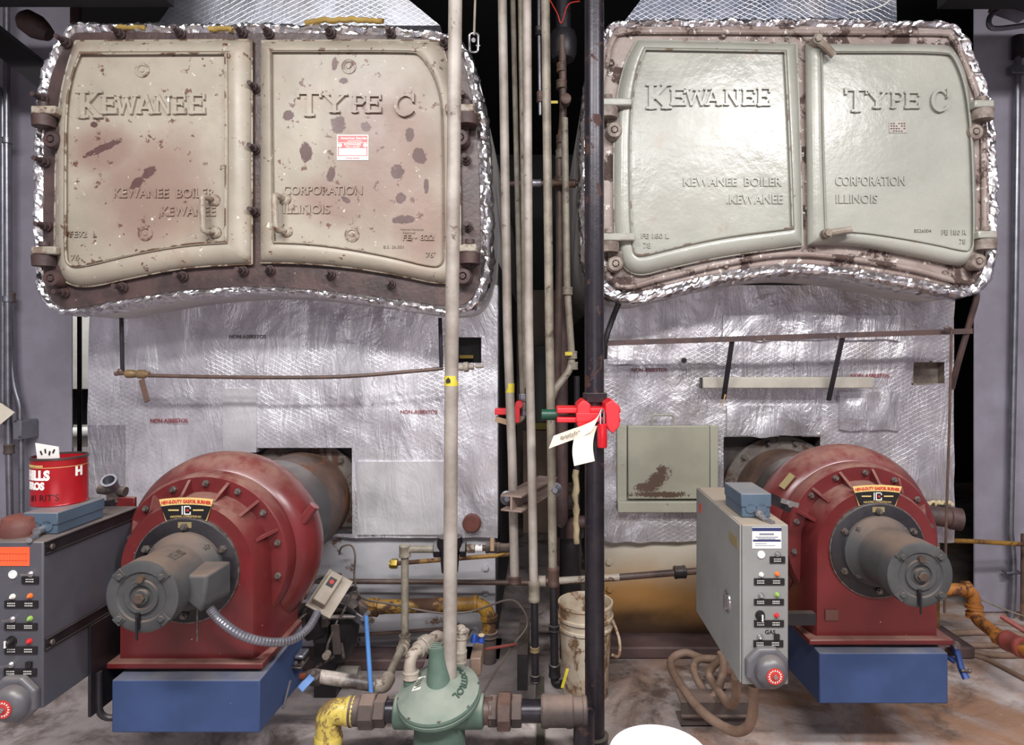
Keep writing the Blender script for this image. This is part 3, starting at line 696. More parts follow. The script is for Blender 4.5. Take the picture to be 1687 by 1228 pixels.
def badge(T, cx, cz, y, sc=1.0, parent=None):
    tr = lambda wt, wb, zt, zb, yy: [V((cx-wb, yy, cz+zb)), V((cx+wb, yy, cz+zb)), V((cx+wt, yy, cz+zt)), V((cx-wt, yy, cz+zt))]
    def arc_plate(wt, wb, zt, zb, yy, th, bow=.006, n=8):
        top = [V((cx-wt+2*wt*i/n, yy, cz+zt+bow*(1-(2*i/n-1)**2))) for i in range(n+1)]; bot = [V((cx+wb-2*wb*i/n, yy, cz+zb+bow*(1-(2*i/n-1)**2))) for i in range(n+1)]
        L = top+bot; return MB().loft([L, [p+V((0, -th, 0)) for p in L]])
    pl = T.part('name_badge', arc_plate(.085, .064, .030, -.037, y, .003), M_gold, parent=parent)
    T.part('badge_print', arc_plate(.079, .062, .0085, -.0345, y-.003, .0008), M_pblk, parent=pl)
    t = text_mb('HEV-E-DUTY GAS/OIL BURNER', .0145, face_M((cx, y-.0036, cz+.0135)), .0004, .0006, 'CENTER', .78)
    for p in t.v: p.z += .006*(1-((p.x-cx)/.083)**2)
    T.part('badge_writing', t, M_pred, parent=pl)
    t = text_mb('INDUSTRIAL COMBUSTION INC', .0085, face_M((cx, y-.0045, cz-.030)), .0003, 0, 'CENTER', .8)
    for p in t.v: p.z += .005*(1-((p.x-cx)/.08)**2)
    T.part('badge_writing', t, M_gold, parent=pl)
    g = MB(); g.bb((cx-.055, y-.0048, cz-.005), (cx-.022, y-.004, cz-.001)).bb((cx+.022, y-.0048, cz-.005), (cx+.055, y-.004, cz-.001))
    T.part('badge_print', g, M_gold, parent=pl)
    lg = MB(); lg.bb((cx-.013, y-.0048, cz-.017), (cx-.010, y-.004, cz+.010)).bb((cx-.006, y-.0048, cz-.017), (cx-.003, y-.004, cz+.010))
    lg.bb((cx-.003, y-.0048, cz+.007), (cx+.015, y-.004, cz+.010)).bb((cx-.003, y-.0048, cz-.017), (cx+.015, y-.004, cz-.014)).bb((cx+.012, y-.0048, cz+.001), (cx+.015, y-.004, cz+.010)).bb((cx+.012, y-.0048, cz-.014), (cx+.015, y-.004, cz-.008))
    T.part('badge_logo', lg, M_pwhite, parent=pl)
    T.part('badge_logo', MB().bb((cx+.002, y-.0048, cz-.007), (cx+.009, y-.004, cz)), M_pred, parent=pl)
def burner(label, ax, az, y0, ythr, ymot, box, left):
    T = Thing('burner', label, 'burner', (ax, y0+.15, box[2]))
    zb = box[3]                       # housing stands on the air box
    Rf = .215
    def D(R, y, hw=None, zb_=zb+.018, n=26):
        hw = hw or R
        arc = [V((ax+R*math.cos(PI*i/n), y, az+R*math.sin(PI*i/n))) for i in range(n+1)]
        return [V((ax+hw, y, zb_))]+arc+[V((ax-hw, y, zb_))]
    hs = MB(); hs.loft([D(Rf-.022, y0+.002, Rf-.018), D(Rf-.008, y0, Rf-.006), D(Rf, y0+.016, Rf+.004), D(Rf+.012, y0+.14, Rf+.02), D(Rf+.012, y0+.30, Rf+.02)], True, True)
    h = T.part('front_housing', hs, M_red, sharp=28)
    bf = MB(); bf.bb((ax-Rf-.032, y0-.03, zb), (ax+Rf+.036, y0+.30, zb+.02)); T.part('base_flange', bf, M_red, bev=.005)
    sc = MB(); sc.lathe((ax, y0+.10, az), (0, 1, 0), [(0, .20), (0.0, .272), (.010, .281), (.06, .283), (.062, .287), (.085, .310), (.12, .327), (.165, .333), (.21, .325), (.24, .305), (.26, .27), (.262, .2)], 64, False, True)
    s = T.part('scroll_housing', sc, M_red, sharp=40)
    for a in ((100, 72, 47, 22, 128, 152) if left else (60, 82, 108, 133, 155, 30)):
        a = math.radians(a); e = V((math.cos(a), 0, math.sin(a))); c = V((ax, 0, az)); t_ = V((-e.z, 0, e.x))*.005
        tri = [c+e*(Rf+.004)+V((0, y0+.03, 0)), c+e*(Rf+.004)+V((0, y0+.102, 0)), c+e*.268+V((0, y0+.102, 0))]
        T.part('gusset', MB().loft([[p-t_ for p in tri], [p+t_ for p in tri]]), M_red, parent=h)
    for k in range(9):
        a = math.radians(-12+k*25); p = V((ax+.252*math.cos(a), y0+.10, az+.252*math.sin(a)))
        b = MB(); b.bolt(p, (0, -1, 0), .011, .009, .008); T.part('bolt', b, M_bolt, parent=s)
    # black mounting ring
    rg = MB(); rg.lathe((ax, y0+.004, az), (0, -1, 0), [(0, .163), (.012, .163), (.014, .160), (.014, .06)], 56)
    ring = T.part('mounting_ring', rg, M_blk)
    T.part('ring_edge', MB().ring((ax, y0+.002, az), (0, -1, 0), .163, .167, .008, 56), M_bolt, parent=ring)
    for k in range(6):
        a = math.radians(30+k*60); b = MB(); b.bolt(V((ax+.138*math.cos(a), y0-.010, az+.138*math.sin(a))), (0, -1, 0), .012, .010, .008); T.part('bolt', b, M_bolt, parent=ring)
    T.part('serial_tag', MB().bb((ax-.021, y0-.012, az+.134), (ax+.021, y0-.0105, az+.152)), pm('tag_brass', '#7f7250', rough=.5, bump=0), parent=ring)
    badge(T, ax, az+.195-.004, y0-.0005, parent=h)
    # motor
    ya = y0-.010; L = ya-ymot
    mo = MB(); mo.lathe((ax, ya, az), (0, -1, 0), [(0, .122), (.014, .122), (.020, .116), (.045, .104), (.052, .099), (.06, .098), (L*.74, .098), (L*.745, .102), (L*.80, .102), (L*.97, .101), (L-.002, .091), (L-.002, .07), (L-.006, .066), (L-.006, .048), (L, .046), (L, .034), (L-.006, .031), (L-.006, .022), (L+.004, .020), (L+.004, 0)], 56)
    m = T.part('motor', mo, M_motor, sharp=30)
    for k in range(4):
        a = math.radians(45+k*90); e = V((math.cos(a), 0, math.sin(a)))
        b = MB(); b.bolt(V((ax, ya-.016, az))+e*.110, (0, -1, 0), .011, .010, .008); T.part('bolt', b, M_bolt, parent=m)
        b = MB(); R = Matrix.Rotation(-a, 3, 'Y'); b.box(V((ax, ymot+.022, az))+e*.087, (.026, .046, .026), R); b.bolt(V((ax, ymot+.001, az))+e*.082, (0, -1, 0), .009, .008); T.part('end_bell_lug', b, M_motor, parent=m)
    st = MB(); st.bb((ax-.012, ymot-.006, az-.088), (ax-.002, ymot+.004, az-.040)).bb((ax-.009, ymot-.010, az-.115), (ax-.004, ymot-.006, az-.05)); T.part('retaining_clip', st, M_blk, parent=m)
    T.part('grease_plug', MB().hexa((ax, ymot-.006, az), (0, -1, 0), .015, .007), pm('greasy_rust', '#54443a', '#3e3129', rough=.5), parent=m)
    T.part('grease_plug', MB().cyl((ax, ymot+.006, az+.052), (ax, ymot-.008, az+.052), .010), pm('greasy_rust', '#6a4b34'), parent=m)
    if left:
        # terminal box on the right of the motor with its flexible conduit
        jb = MB(); c0, c1 = P(322, 952, y0-.12), P(372, 1000, y0-.12)
        x_, X_ = ax+.07, ax+.165; Z_, z_ = az+.045, az-.075; ya_, yb_ = y0-.155, y0-.05
        A = [V((x_, ya_, Z_-.01)), V((X_-.02, ya_, Z_-.01)), V((X_-.03, ya_, z_+.03)), V((x_+.055, ya_, z_)), V((x_, ya_, z_+.045))]
        B = [V((x_, yb_, Z_)), V((X_, yb_, Z_)), V((X_, yb_, z_+.02)), V((x_+.055, yb_, z_-.01)), V((x_, yb_, z_+.035))]
        jb.loft([A, B]); j = T.part('terminal_box', jb, M_motor, parent=m, bev=.008)
        pts = spline([P(346, 1003, y0-.09), P(362, 1022, y0-.10), P(398, 1047, y0-.09), P(440, 1058, y0-.05), P(480, 1055, y0+.02), P(508, 1035, y0+.10), P(523, 1010, y0+.18)], 16)
        fc = MB(); fc.tube(pts, .0125, 12, True, lambda i, n: 1.0+.12*(i % 2)); T.part('flexible_conduit', fc, M_galv, sharp=20)
        T.part('drain_rod', MB().cyl(P(325, 1003, y0-.04), P(325, 1057, y0-.04), .003, n=8), M_bolt)
        for (xx, zz, ww, hh, mm) in ((.0, .094, .035, .02, pm('nameplate_blue', '#7f97b5', rough=.4, bump=0)), (.032, .088, .06, .02, M_bolt)):
            pl = MB(); pl.box((ax+xx+.01, ymot+L*.45, az+zz), (.026, ww, .003), Matrix.Rotation(math.atan2(xx+.01, zz), 3, 'Y')); T.part('nameplate', pl, mm, parent=m)
        T.part('bracket_tab', MB().bb((ax-.36, y0+.19, az+.13), (ax-.285, y0+.205, az+.185)), M_red, bev=.004, parent=s)
        lg = MB(); lg.cyl((ax+.26, y0+.17, az+.135), (ax+.345, y0+.13, az+.19), .018, n=16); T.part('sight_port', MB().cyl((ax+.29, y0+.20, az+.10), (ax+.33, y0+.20, az+.155), .018, n=16), M_red, parent=s)
    else:
        T.part('nameplate', MB().box((ax-.06, y0+.03, az-.185), (.04, .002, .03)), pm('tag_brass', '#7f7250'), parent=h)
        for k in (0,): T.part('housing_plate', MB().bb((ax-.20+.02, y0-.003, zb+.075), (ax-.135, y0+.001, zb+.112)), pm('tag_dark', '#5a3a34', rough=.5, bump=0), parent=h)
        tg = MB(); a = math.radians(140); R = Matrix.Rotation(-(a-PI/2), 3, 'Y'); tg.box(V((ax+.318*math.cos(a), y0+.178, az+.318*math.sin(a))), (.065, .028, .004), R @ Matrix.Rotation(.5, 3, 'X')); T.part('maker_plate', tg, pm('tag_brass', '#7f7250'), parent=s)
    # blast tube and boiler flange
    yb = y0+.36
    bt = MB(); bt.lathe((ax, yb, az), (0, 1, 0), [(0, .224), (ythr-yb, .224)], 48); T.part('blast_tube', bt, M_tube)
    T.part('tube_band', MB().lathe((ax, yb+.005, az), (0, 1, 0), [(0, .17), (0, .231), (.50*(ythr-yb), .231), (.50*(ythr-yb)+.002, .22)], 48, False, False), M_blk)
    fg = T.part('tube_flange', MB().lathe((ax, ythr-.03, az), (0, 1, 0), [(0, .20), (0, .285), (.03, .285)], 48), M_flg)
    for k in range(12):
        a = math.radians(15+k*30); b = MB(); b.bolt(V((ax+.258*math.cos(a), ythr-.03, az+.258*math.sin(a))), (0, -1, 0), .014, .012, .012); T.part('bolt', b, M_bolt if k % 3 else M_rust2, parent=fg)
    # blue air box
    ab = MB(); X0, X1, Z0, Z1, Y0, Y1 = box
    ab.loft([[V((X0, Y0, Z0)), V((X1, Y0, Z0)), V((X1, Y0, Z1-.012)), V((X0, Y0, Z1-.012))], [V((X0, Y1, Z0-.02)), V((X1, Y1, Z0-.02)), V((X1, Y1, Z1-.001)), V((X0, Y1, Z1-.001))]])
    T.part('air_box', ab, M_blue, bev=.004)
    return T
axL, azL = P(232, 985, 1.77).x, P(232, 985, 1.77).z
box = (P(184, 0, 1.93).x, P(428, 0, 1.93).x, P(0, 1208, 1.93).z, P(0, 1104, 1.97).z, 1.93, 2.28)
BURL = burner('red and blue burner with a grey terminal box and ribbed conduit, mounted on left boiler', axL, azL, 2.0, fL+.08, 1.77, box, True)
axR, azR = P(1518, 949, 1.96).x, P(1518, 949, 1.96).z
box = (P(1350, 0, 2.16).x, P(1562, 0, 2.16).x, P(0, 1160, 2.16).z, P(0, 1062, 2.2).z, 2.16, 2.50)
BURR = burner('red and blue burner on right boiler, motor pointing to the right', axR, azR, 2.22, fR+.08, 1.96, box, False)
# ------------------------------------------------------------------ control cabinets
M_cabL = pm('cabinet_grey_dark', '#4c4b52', '#444349', rough=.42, scale=4, bump=.06, dust=.55, dcol='#7b6c5e')
M_cabR = pm('cabinet_grey', '#7d7d7b', '#757472', rough=.42, scale=4, bump=.06, chips=.1, ccol='#a8a29b', dust=.9, dcol='#8f7f6d')
M_bell = pm('bell_grey', '#57565b', '#4d4c51', rough=.4, bump=.05, dust=.35, dcol='#7d7064')
M_chr = pm('worn_chrome', '#b0aeb0', rough=.25, metal=.9, bump=0)
def cabinet(label, xr, y0, y1, z0, z1, wd, mat, left):
    x0 = xr-wd; T = Thing('control_cabinet', label, 'control cabinet', ((x0+xr)/2, (y0+y1)/2, z0))
    b = T.part('body', MB().bb((x0, y0, z0), (xr, y1, z1)), mat, bev=.004)
    zt = z1
    k = 1.9/F
    def at(px, py): return xr-(1299-px)*k, zt-(py-866)*k
    def plate(pa, pb, qa, qb, nlet):
        xa, za = at(pa, qb); xb, zb = at(pb, qa)
        p = T.part('legend_plate', MB().bb((xa, y0-.003, za), (xb, y0, zb)), M_pblk, parent=b)
        t = MB(); w_ = (xb-xa)
        for i in range(nlet):
            cx = xa+w_*(.22 if (i % 2 == 0 and nlet > 1) else .74 if nlet > 1 else .5)
            for r in range(2):
                zz = zb-(zb-za)*(.35+.32*r)
                for q in range(5): t.bb((cx-.011+q*.0045, y0-.0036, zz-.0013), (cx-.0115+q*.0045+.003, y0-.003, zz+.0013))
        T.part('legend_print', t, M_pwhite, parent=p)
    def dome(px, py, r, m, name, h=.010):
        x, z = at(px, py); T.part(name, MB().lathe((x, y0, z), (0, -1, 0), [(0, r*1.35), (.003, r*1.3), (.0035, r), (h*.7, r*.95), (h, r*.55)], 18), m, parent=b)
    def toggle(px, py):
        x, z = at(px, py); t = MB().lathe((x, y0, z), (0, -1, 0), [(0, .009), (.004, .009), (.008, .006)], 12).cyl((x, y0-.006, z), (x-.007, y0-.026, z+.006), .0035, .0028, 8); T.part('toggle_switch', t, M_chr, parent=b)
    plate(1268, 1293, 918, 929, 1); toggle(1281, 914); dome(1254, 915, .0085, M_pwhite, 'blank_button', .003)
    plate(1242, 1292, 954, 965, 2); dome(1254, 948, .0055, pm('lens_white', '#d8d2c4', rough=.25, bump=0), 'indicator_light'); dome(1280, 947, .0055, pm('lens_amber', '#c9662c', rough=.25, bump=0), 'indicator_light')
    plate(1242, 1291, 988, 998, 2); toggle(1254, 982); dome(1280, 981, .0055, pm('lens_green', '#7fa04e', rough=.25, bump=0), 'indicator_light')
    plate(1242, 1291, 1023, 1034, 2); dome(1252, 1015, .011, M_pblk, 'selector_knob', .022); dome(1279, 1015, .0055, pm('lens_red', '#b8262a', rough=.25, bump=0), 'indicator_light')
    x, z = at(1252, 1015); T.part('knob_pointer', MB().bb((x-.002, y0-.024, z-.009), (x+.002, y0-.020, z+.009)), M_pwhite, parent=b)
    plate(1241, 1290, 1056, 1067, 2); toggle(1252, 1050); x, z = at(1279, 1050); T.part('socket', MB().bb((x-.008, y0-.006, z-.008), (x+.008, y0, z+.008)), M_pblk, parent=b)
    # alarm bell with its back box
    x, z = at(1261, 1099)
    bb = MB(); bb.lathe((x, y0, z), (0, -1, 0), [(0, .068), (.016, .067), (.022, .060)], 8, ph=PI/8); bell = T.part('alarm_bell', bb, M_bell, bev=.004)
    x2, z2 = at(1265, 1100); dm = MB(); dm.lathe((x2, y0-.02, z2), (0, -1, 0), [(0, .047), (.012, .0475), (.024, .043), (.034, .031), (.038, .016)], 28); T.part('gong', dm, M_bell, parent=bell)
    T.part('gong_label', MB().lathe((x2, y0-.0575, z2), (0, -1, 0), [(0, .024), (.0015, .024)], 24), M_pred, parent=bell)
    t = MB()
    for i in range(16):
        a = 2*PI*i/16; t.box((x2+.017*math.cos(a), y0-.0595, z2+.017*math.sin(a)), (.0045, .0008, .003), Matrix.Rotation(-a, 3, 'Y'))
    T.part('gong_print', t, M_pwhite, parent=bell); T.part('gong_screw', MB().bolt((x2, y0-.059, z2), (0, -1, 0), .007, .007), M_chr, parent=bell)
    return T, b, at
# right cabinet
zt, zb = P(0, 865, 1.9).z, P(0, 1129, 1.9).z; xrR = P(1299, 0, 1.9).x
CR, bR, atR = cabinet('light grey control cabinet with a white and blue service sticker, left of right burner', xrR, 1.9, 2.44, zb, zt, P(1299, 0, 1.9).x-P(1223, 0, 1.9).x, M_cabR, False)
xl_ = P(1223, 0, 1.9).x
dr = CR.part('door', MB().bb((xl_-.006, 1.905, zb+.004), (xl_-.0005, 2.437, zt-.002)), M_cabR, bev=.003)
lk = MB(); c = P(1201, 990, 2.03); c.x = xl_-.006; lk.lathe(c, (-1, 0, 0), [(0, .034), (.004, .033), (.005, .028), (.001, .026)], 26).bb((c.x-.012, c.y-.006, c.z-.022), (c.x, c.y+.006, c.z+.022))
CR.part('lock', lk, M_chr, parent=dr)
CR.part('maker_plate', MB().bb((xl_-.0075, 1.925, P(0, 900, 1.95).z), (xl_-.006, 2.01, P(0, 884, 1.95).z)), pm('tag_brass', '#7f7250'), parent=dr)
CR.part('red_tag', MB().bb((xl_-.0075, 2.36, P(0, 846, 2.36).z), (xl_-.006, 2.39, P(0, 832, 2.36).z)), M_pred, parent=dr)
x0, z0 = atR(1239, 905); x1, z1 = atR(1287, 870)
sk = CR.part('service_sticker', MB().bb((x0, 1.8985, z0), (x1, 1.9, z1)), M_pwhite, parent=bR)
nv = pm('navy_print', '#252b55', rough=.5, bump=0)
CR.part('sticker_print', MB().bb((x0, 1.8978, z1-.011), (x1, 1.8985, z1-.001)).bb((x0+.002, 1.8978, z0+.021), (x1-.002, 1.8985, z0+.027)), nv, parent=sk)
t = MB()
for (a, b_, zz, hh) in ((.25, .75, .040, .006), (.12, .9, .0325, .003), (.2, .8, .028, .0025), (.1, .5, .014, .002), (.1, .8, .008, .002)):
    n = 14
    for i in range(n):
        xa = x0+(x1-x0)*(a+(b_-a)*i/n); t.bb((xa, 1.8979, z0+zz), (xa+(x1-x0)*(b_-a)/n*.62, 1.8985, z0+zz+hh))
CR.part('sticker_print', t, nv, parent=sk)
x, z = atR(1260, 1046); CR.part('handwriting', text_mb('GAS', .017, face_M((x, 1.8995, z)), .0004, .0003), M_pblk, parent=bR)
CR.part('bottom_fitting', MB().cyl((xrR-.07, 2.0, zb), (xrR-.07, 2.0, zb-.03), .022), M_galv)
CR.part('support_arm', MB().bb((xrR-.05, 2.2, zb+.05), (axR-.22, 2.23, zb+.09)), M_blk)
# left cabinet
xrL = P(71, 0, 1.73).x; zt2 = P(0, 893, 1.73).z; zb2 = P(0, 1168, 1.73).z
CL, bL, atL = cabinet('dark grey control cabinet with an orange sticker, left of left burner', xrL, 1.73, 2.14, zb2, zt2, .145, M_cabL, True)
tt = MB(); zz = zt2-.010
tt.bb((xrL, 1.735, zz-.028), (xrL+.006, 2.42, zz-.024)).bb((xrL, 1.735, zz+.004), (xrL+.006, 2.42, zz+.008)).bb((xrL-.0, 1.735, zz-.028), (xrL+.002, 2.42, zz+.008))
CL.part('top_rail', tt, M_blk)
zz = zb2+.17; t2 = MB(); t2.bb((xrL, 1.735, zz-.016), (xrL+.006, 2.2, zz-.012)).bb((xrL, 1.735, zz+.012), (xrL+.006, 2.2, zz+.016)).bb((xrL, 1.735, zz-.016), (xrL+.002, 2.2, zz+.016))
CL.part('middle_rail', t2, M_blk)
for zq in (zt2-.02, zb2+.17):
    CL.part('bolt', MB().bolt((xrL+.003, 1.755, zq), (1, 0, 0), .008, .006), M_bolt)
CL.part('knockout', MB().lathe((xrL, 1.92, zb2+.06), (1, 0, 0), [(0, .016), (.002, .016), (.002, .011), (.0005, .010)], 20), M_cabL, parent=bL)
x0, z0 = atL(1229, 902); x1, z1 = atL(1279, 874)
CL.part('orange_sticker', MB().bb((x0, 1.7285, z0), (x1, 1.73, z1)), pm('orange_label', '#f0552c', '#e8603a', rough=.5, bump=.2), parent=bL)
t = MB()
for i in range(9):
    for r in range(2): t.bb((x0+.010+i*.0085, 1.7279, z0+.014+r*.018), (x0+.0155+i*.0085, 1.7285, z0+.0155+r*.018))
CL.part('sticker_print', t, pm('dark_red_print', '#9c3018', rough=.5, bump=0), parent=bL)
CL.part('rear_panel', MB().bb((xrL+.001, 1.90, zb2-.12), (xrL+.010, 2.20, zb2+.152)), M_blk); CL.part('rear_bracket', MB().bb((xrL-.01, 2.14, zb2+.2), (xrL+.004, 2.42, zt2-.012)), M_cabL)
CL.part('stand', MB().tube(round_path([V((xrL+.012, 1.93, zb2+.0)), V((xrL+.012, 1.93, zb2-.15)), V((xrL+.14, 2.0, zb2-.15)), V((xrL+.20, 2.1, zb2-.15))], .05), .010, 10), M_blk)
# blue grey junction boxes lying on the cabinets, with a clevis lever each
M_bgrey = pm('blue_grey_box', '#4b5b6b', '#435261', rough=.45, scale=4, bump=.08, dust=.5, dcol='#8a7a68')
def ctrl_box(label, x0, x1, y0, y1, z0, h):
    T = Thing('actuator_box', label, 'actuator', ((x0+x1)/2, (y0+y1)/2, z0))
    b = T.part('case', MB().bb((x0, y0, z0), (x1, y1, z0+h)), M_bgrey, bev=.003)
    T.part('lid', MB().bb((x0-.003, y0-.003, z0+h*.45), (x1+.003, y1+.003, z0+h+.003)), M_bgrey, bev=.003)
    xm = x0+(x1-x0)*.55
    sc = MB()
    for i in range(2): sc.lathe((x0+(x1-x0)*(.3+.4*i), y0-.001, z0+h*.40), (0, -1, 0), [(0, (x1-x0)*.17), (.002, (x1-x0)*.17)], 20)
    T.part('latch_plate', sc, M_bgrey, parent=b)
    q = MB(); q.cyl((xm, y0, z0+h*.25), (xm, y0-.022, z0+h*.22), .012, n=12).strip((xm, y0-.012, z0+h*.2), (xm+.012, y0-.05, z0+.004), .018, .006, (0, 0, 1)).cyl((xm+.010, y0-.04, z0+.002), (xm+.022, y0-.075, z0+.004), .010, .007, n=10)
    T.part('crank', q, M_chr); return T
x0, x1 = P(1222, 0, 1.98).x, P(1269, 0, 1.98).x
ctrl_box('blue-grey metal actuator box on the light grey cabinet beside right burner', x0, x1, 1.98, 2.155, zt+.001, .072)
x0, x1 = P(41, 0, 1.80).x, P(92, 0, 1.80).x
ctrl_box('blue-grey metal actuator box under the red coffee can', x0, x1+.004, 1.80, 1.99, zt2+.001, .058)

lk = CR.part('linkage_arm', MB().strip(P(1268, 820, 2.2), P(1304, 838, 2.22), .035, .006), M_blk)
wn = MB(); c = P(1297, 829, 2.19); wn.cyl(c+V((0, .02, 0)), c+V((0, -.03, 0)), .009, n=10)
CR.part('wing_screw', wn, M_chr, parent=lk); CR.part('wing_screw_wings', MB().strip(c+V((-.03, -.02, .014)), c+V((.03, -.02, -.004)), .016, .006), M_chr, parent=lk)
# ------------------------------------------------------------------ standing pipes between and before the boilers
M_brownpipe = pm('brown_iron_pipe', '#5a453c', '#43342f', rough=.5, scale=10, bump=.25, rust=.25, rcol='#7a5a45', metal=0)
M_gpipe = pm('weathered_pipe_paint', '#8a8274', '#685f53', rough=.5, scale=9, bump=.25, rust=.12, rcol='#564a40', rscale=13)
M_lock = pm('lockout_red', '#d8202a', '#cc1b25', rough=.35, bump=.03)
M_tag = pm('tag_paper', '#e0d8c6', '#d6cdb9', rough=.6, bump=.05)
M_yel = pm('yellow_tape', '#c6b53a', '#b09e30', rough=.4, bump=.05)
M_copper = pm('rust_red_coupling', '#5a443b', '#473530', rough=.5, bump=.3, scale=15)
def pipe(name, label, pts, r, mat, cat='pipe', rad=.05, group=None, n=16):
    L = [P(*p) for p in pts]
    return Solo(name, MB().tube(round_path(L, rad), r, n), mat, label, cat, group)
def collar(S, p, d, r, ln, mat=None, name='coupling', hexn=None):
    """fitting round a pipe, centred on point p"""
    mb = MB(); p, d = V(p), V(d).normalized()
    if hexn: mb.lathe(p-d*ln/2, d, [(0, r*.94), (ln*.08, r), (ln*.92, r), (ln, r*.94)], hexn)
    else: mb.lathe(p-d*ln/2, d, [(0, r*.96), (ln*.06, r*1.06), (ln*.2, r*1.06), (ln*.24, r), (ln*.76, r), (ln*.8, r*1.06), (ln*.94, r*1.06), (ln, r*.96)], 20)
    return S.part(name, mb, mat or M_brownpipe)
UP = (0, 0, 1)
# tall whitish pipe in front of the left boiler
S = pipe('standpipe', 'tall whitish pipe standing in front of the right edge of the left boiler', [(750.5, -40, 2.15), (747, 300, 2.15), (743, 700, 2.15), (741, 1150, 2.15)], .0232, M_white, n=24)
S.part('tape_marker', MB().lathe(P(743.5, 636, 2.15), UP, [(0, .0236), (.034, .0236)], 24), M_yel)
arw = MB(); c = P(739, 628, 2.15-.0245); arw.loft([[c+V((-.009, dy, -.006)), c+V((.006, dy, -.006)), c+V((.006, dy, .004)), c+V((-.001, dy, .012)), c+V((-.009, dy, .004))] for dy in (-.001, .003)]); S.part('tape_arrow', arw, M_pblk)
# grey pipe ending over the gas valve
S = pipe('standpipe', 'pale grey pipe first to the right of the left boiler, yellow band halfway down', [(827, -40, 2.5), (836, 540, 2.5), (844, 760, 2.5), (848, 955, 2.5)], .0178, M_white, n=20)
S.part('tape_marker', MB().lathe(P(840, 647, 2.5), UP, [(0, .0182), (.036, .0182)], 20), M_yel); collar(S, P(848, 955, 2.5), UP, .024, .03, M_copper)
S = pipe('standpipe', 'thinnest grey pipe between boilers, dropping to the small red lockout', [(844, -40, 2.62), (857, 540, 2.62), (861, 655, 2.62), (863, 690, 2.62), (846, 697, 2.58)], .0105, M_gpipe, rad=.03)
collar(S, P(862, 655, 2.62), UP, .018, .03, M_galv, 'union', 6); collar(S, P(863, 680, 2.62), UP, .016, .025, M_galv)
S = pipe('standpipe', 'grey pipe fourth from the tall whitish one, black lower end with a cap', [(868, -40, 2.42), (871, 540, 2.42), (876, 760, 2.42), (879, 950, 2.42), (880, 962, 2.42)], .0165, M_white, n=20)
collar(S, P(880, 975, 2.42), UP, .021, .075, M_gpipe)
S.part('black_end', MB().cyl(P(880.5, 990, 2.42), P(882, 1118, 2.42), .0145), M_blk); collar(S, P(882, 1118, 2.42), UP, .019, .03, M_blk, 'cap'); collar(S, P(881, 1070, 2.42), UP, .0175, .02, pm('stained_brass', '#7c6a4c', '#5a4a36', rough=.5), 'union')
S = pipe('standpipe', 'slim grey pipe close behind the fourth grey standpipe', [(857.5, -40, 2.55), (866, 600, 2.55), (868, 640, 2.55)], .0115, M_gpipe)
S = pipe('standpipe', 'weathered grey pipe just left of the green lever of the large lockout', [(898, -40, 2.42), (905, 540, 2.42), (908, 700, 2.42), (911, 955, 2.42)], .0165, M_gpipe, n=20)
collar(S, P(912, 950, 2.42), UP, .021, .075, M_copper)
S.part('black_end', MB().tube(round_path([P(912, 960, 2.42), P(914, 1128, 2.42), P(926, 1128, 2.40)], .02), .016), M_blk); collar(S, P(913, 1035, 2.42), UP, .021, .025, M_blk); collar(S, P(914, 1105, 2.42), UP, .022, .05, M_blk)
S.part('yellow_tag_lever', MB().strip(P(935, 1102, 2.40), P(926, 1134, 2.38), .011, .004), M_yel)
# thick black pipe
S = pipe('standpipe', 'thick black steel pipe in the middle carrying the large red lockout', [(979, -40, 2.25), (979, 500, 2.25), (980, 1300, 2.25)], .0345, M_blkpipe, n=28)
collar(S, P(980, 655, 2.25), UP, .043, .035, M_blk, 'valve_hub', 8); collar(S, P(980, 1222, 2.25), UP, .046, .05, M_blk, 'floor_collar'); 
# pipes of the dark gap
S = pipe('gap_pipe', 'brown pipe with fittings behind standpipes, yellow tag near its top', [(926, 60, 2.9), (928, 190, 2.9), (921, 260, 2.9), (922, 420, 2.9), (918, 640, 2.9)], .017, M_brownpipe)
for y, r in ((112, .022), (140, .024), (230, .024), (255, .026), (300, .034)): collar(S, P(925, y, 2.9), UP, r, .04, M_gpipe if y == 255 else M_brownpipe)
S.part('valve_body', MB().lathe(P(932, 165, 2.84), (0, -1, 0), [(-.03, .02), (.0, .024), (.02, .024), (.024, .018)], 18), M_copper); S.part('lever', MB().bb(P(906, 171, 2.84), P(919, 166, 2.835)), M_yel)
S = pipe('gap_pipe', 'pale pipe bending left at its lower end beside right boiler', [(930, 195, 2.8), (934, 470, 2.8), (940, 560, 2.8), (943, 605, 2.8), (915, 640, 2.75), (908, 660, 2.75)], .0155, M_gpipe, rad=.05)
for y in (480, 585, 603): collar(S, P(935+(y-480)*.07, y, 2.8), UP, .022, .035, M_gpipe)
S.part('yellow_tag', MB().bb(P(931, 586, 2.77), P(943, 580, 2.765)), M_yel)
S = pipe('gap_pipe', 'short stained rod hanging left of the black insulated trap', [(888, -60, 2.95), (888, 50, 2.95), (890, 190, 2.95)], .008, M_galv); collar(S, P(888, 52, 2.95), UP, .018, .04, M_blk); collar(S, P(890, 160, 2.95), UP, .016, .05, M_copper)
mb = MB(); p = P(928, 102, 2.95); mb.lathe(p, UP, [(0, .03), (.01, .05), (.04, .062), (.10, .064), (.135, .055), (.14, .036), (.34, .034)], 24)
S = Solo('steam_trap', mb, M_blk, 'black insulated trap body high up between the boilers', 'trap'); S.part('red_wire', MB().tube(spline([P(906, 0, 2.9), P(918, 22, 2.88), P(925, 38, 2.88), P(936, 8, 2.88), P(955, 2, 2.86)], 6), .0025, 6), M_pred)
S = pipe('gap_pipe', 'horizontal nipple joint bridging the gap high between standpipes', [(826, 303, 2.85), (960, 302, 2.85)], .012, M_brownpipe)
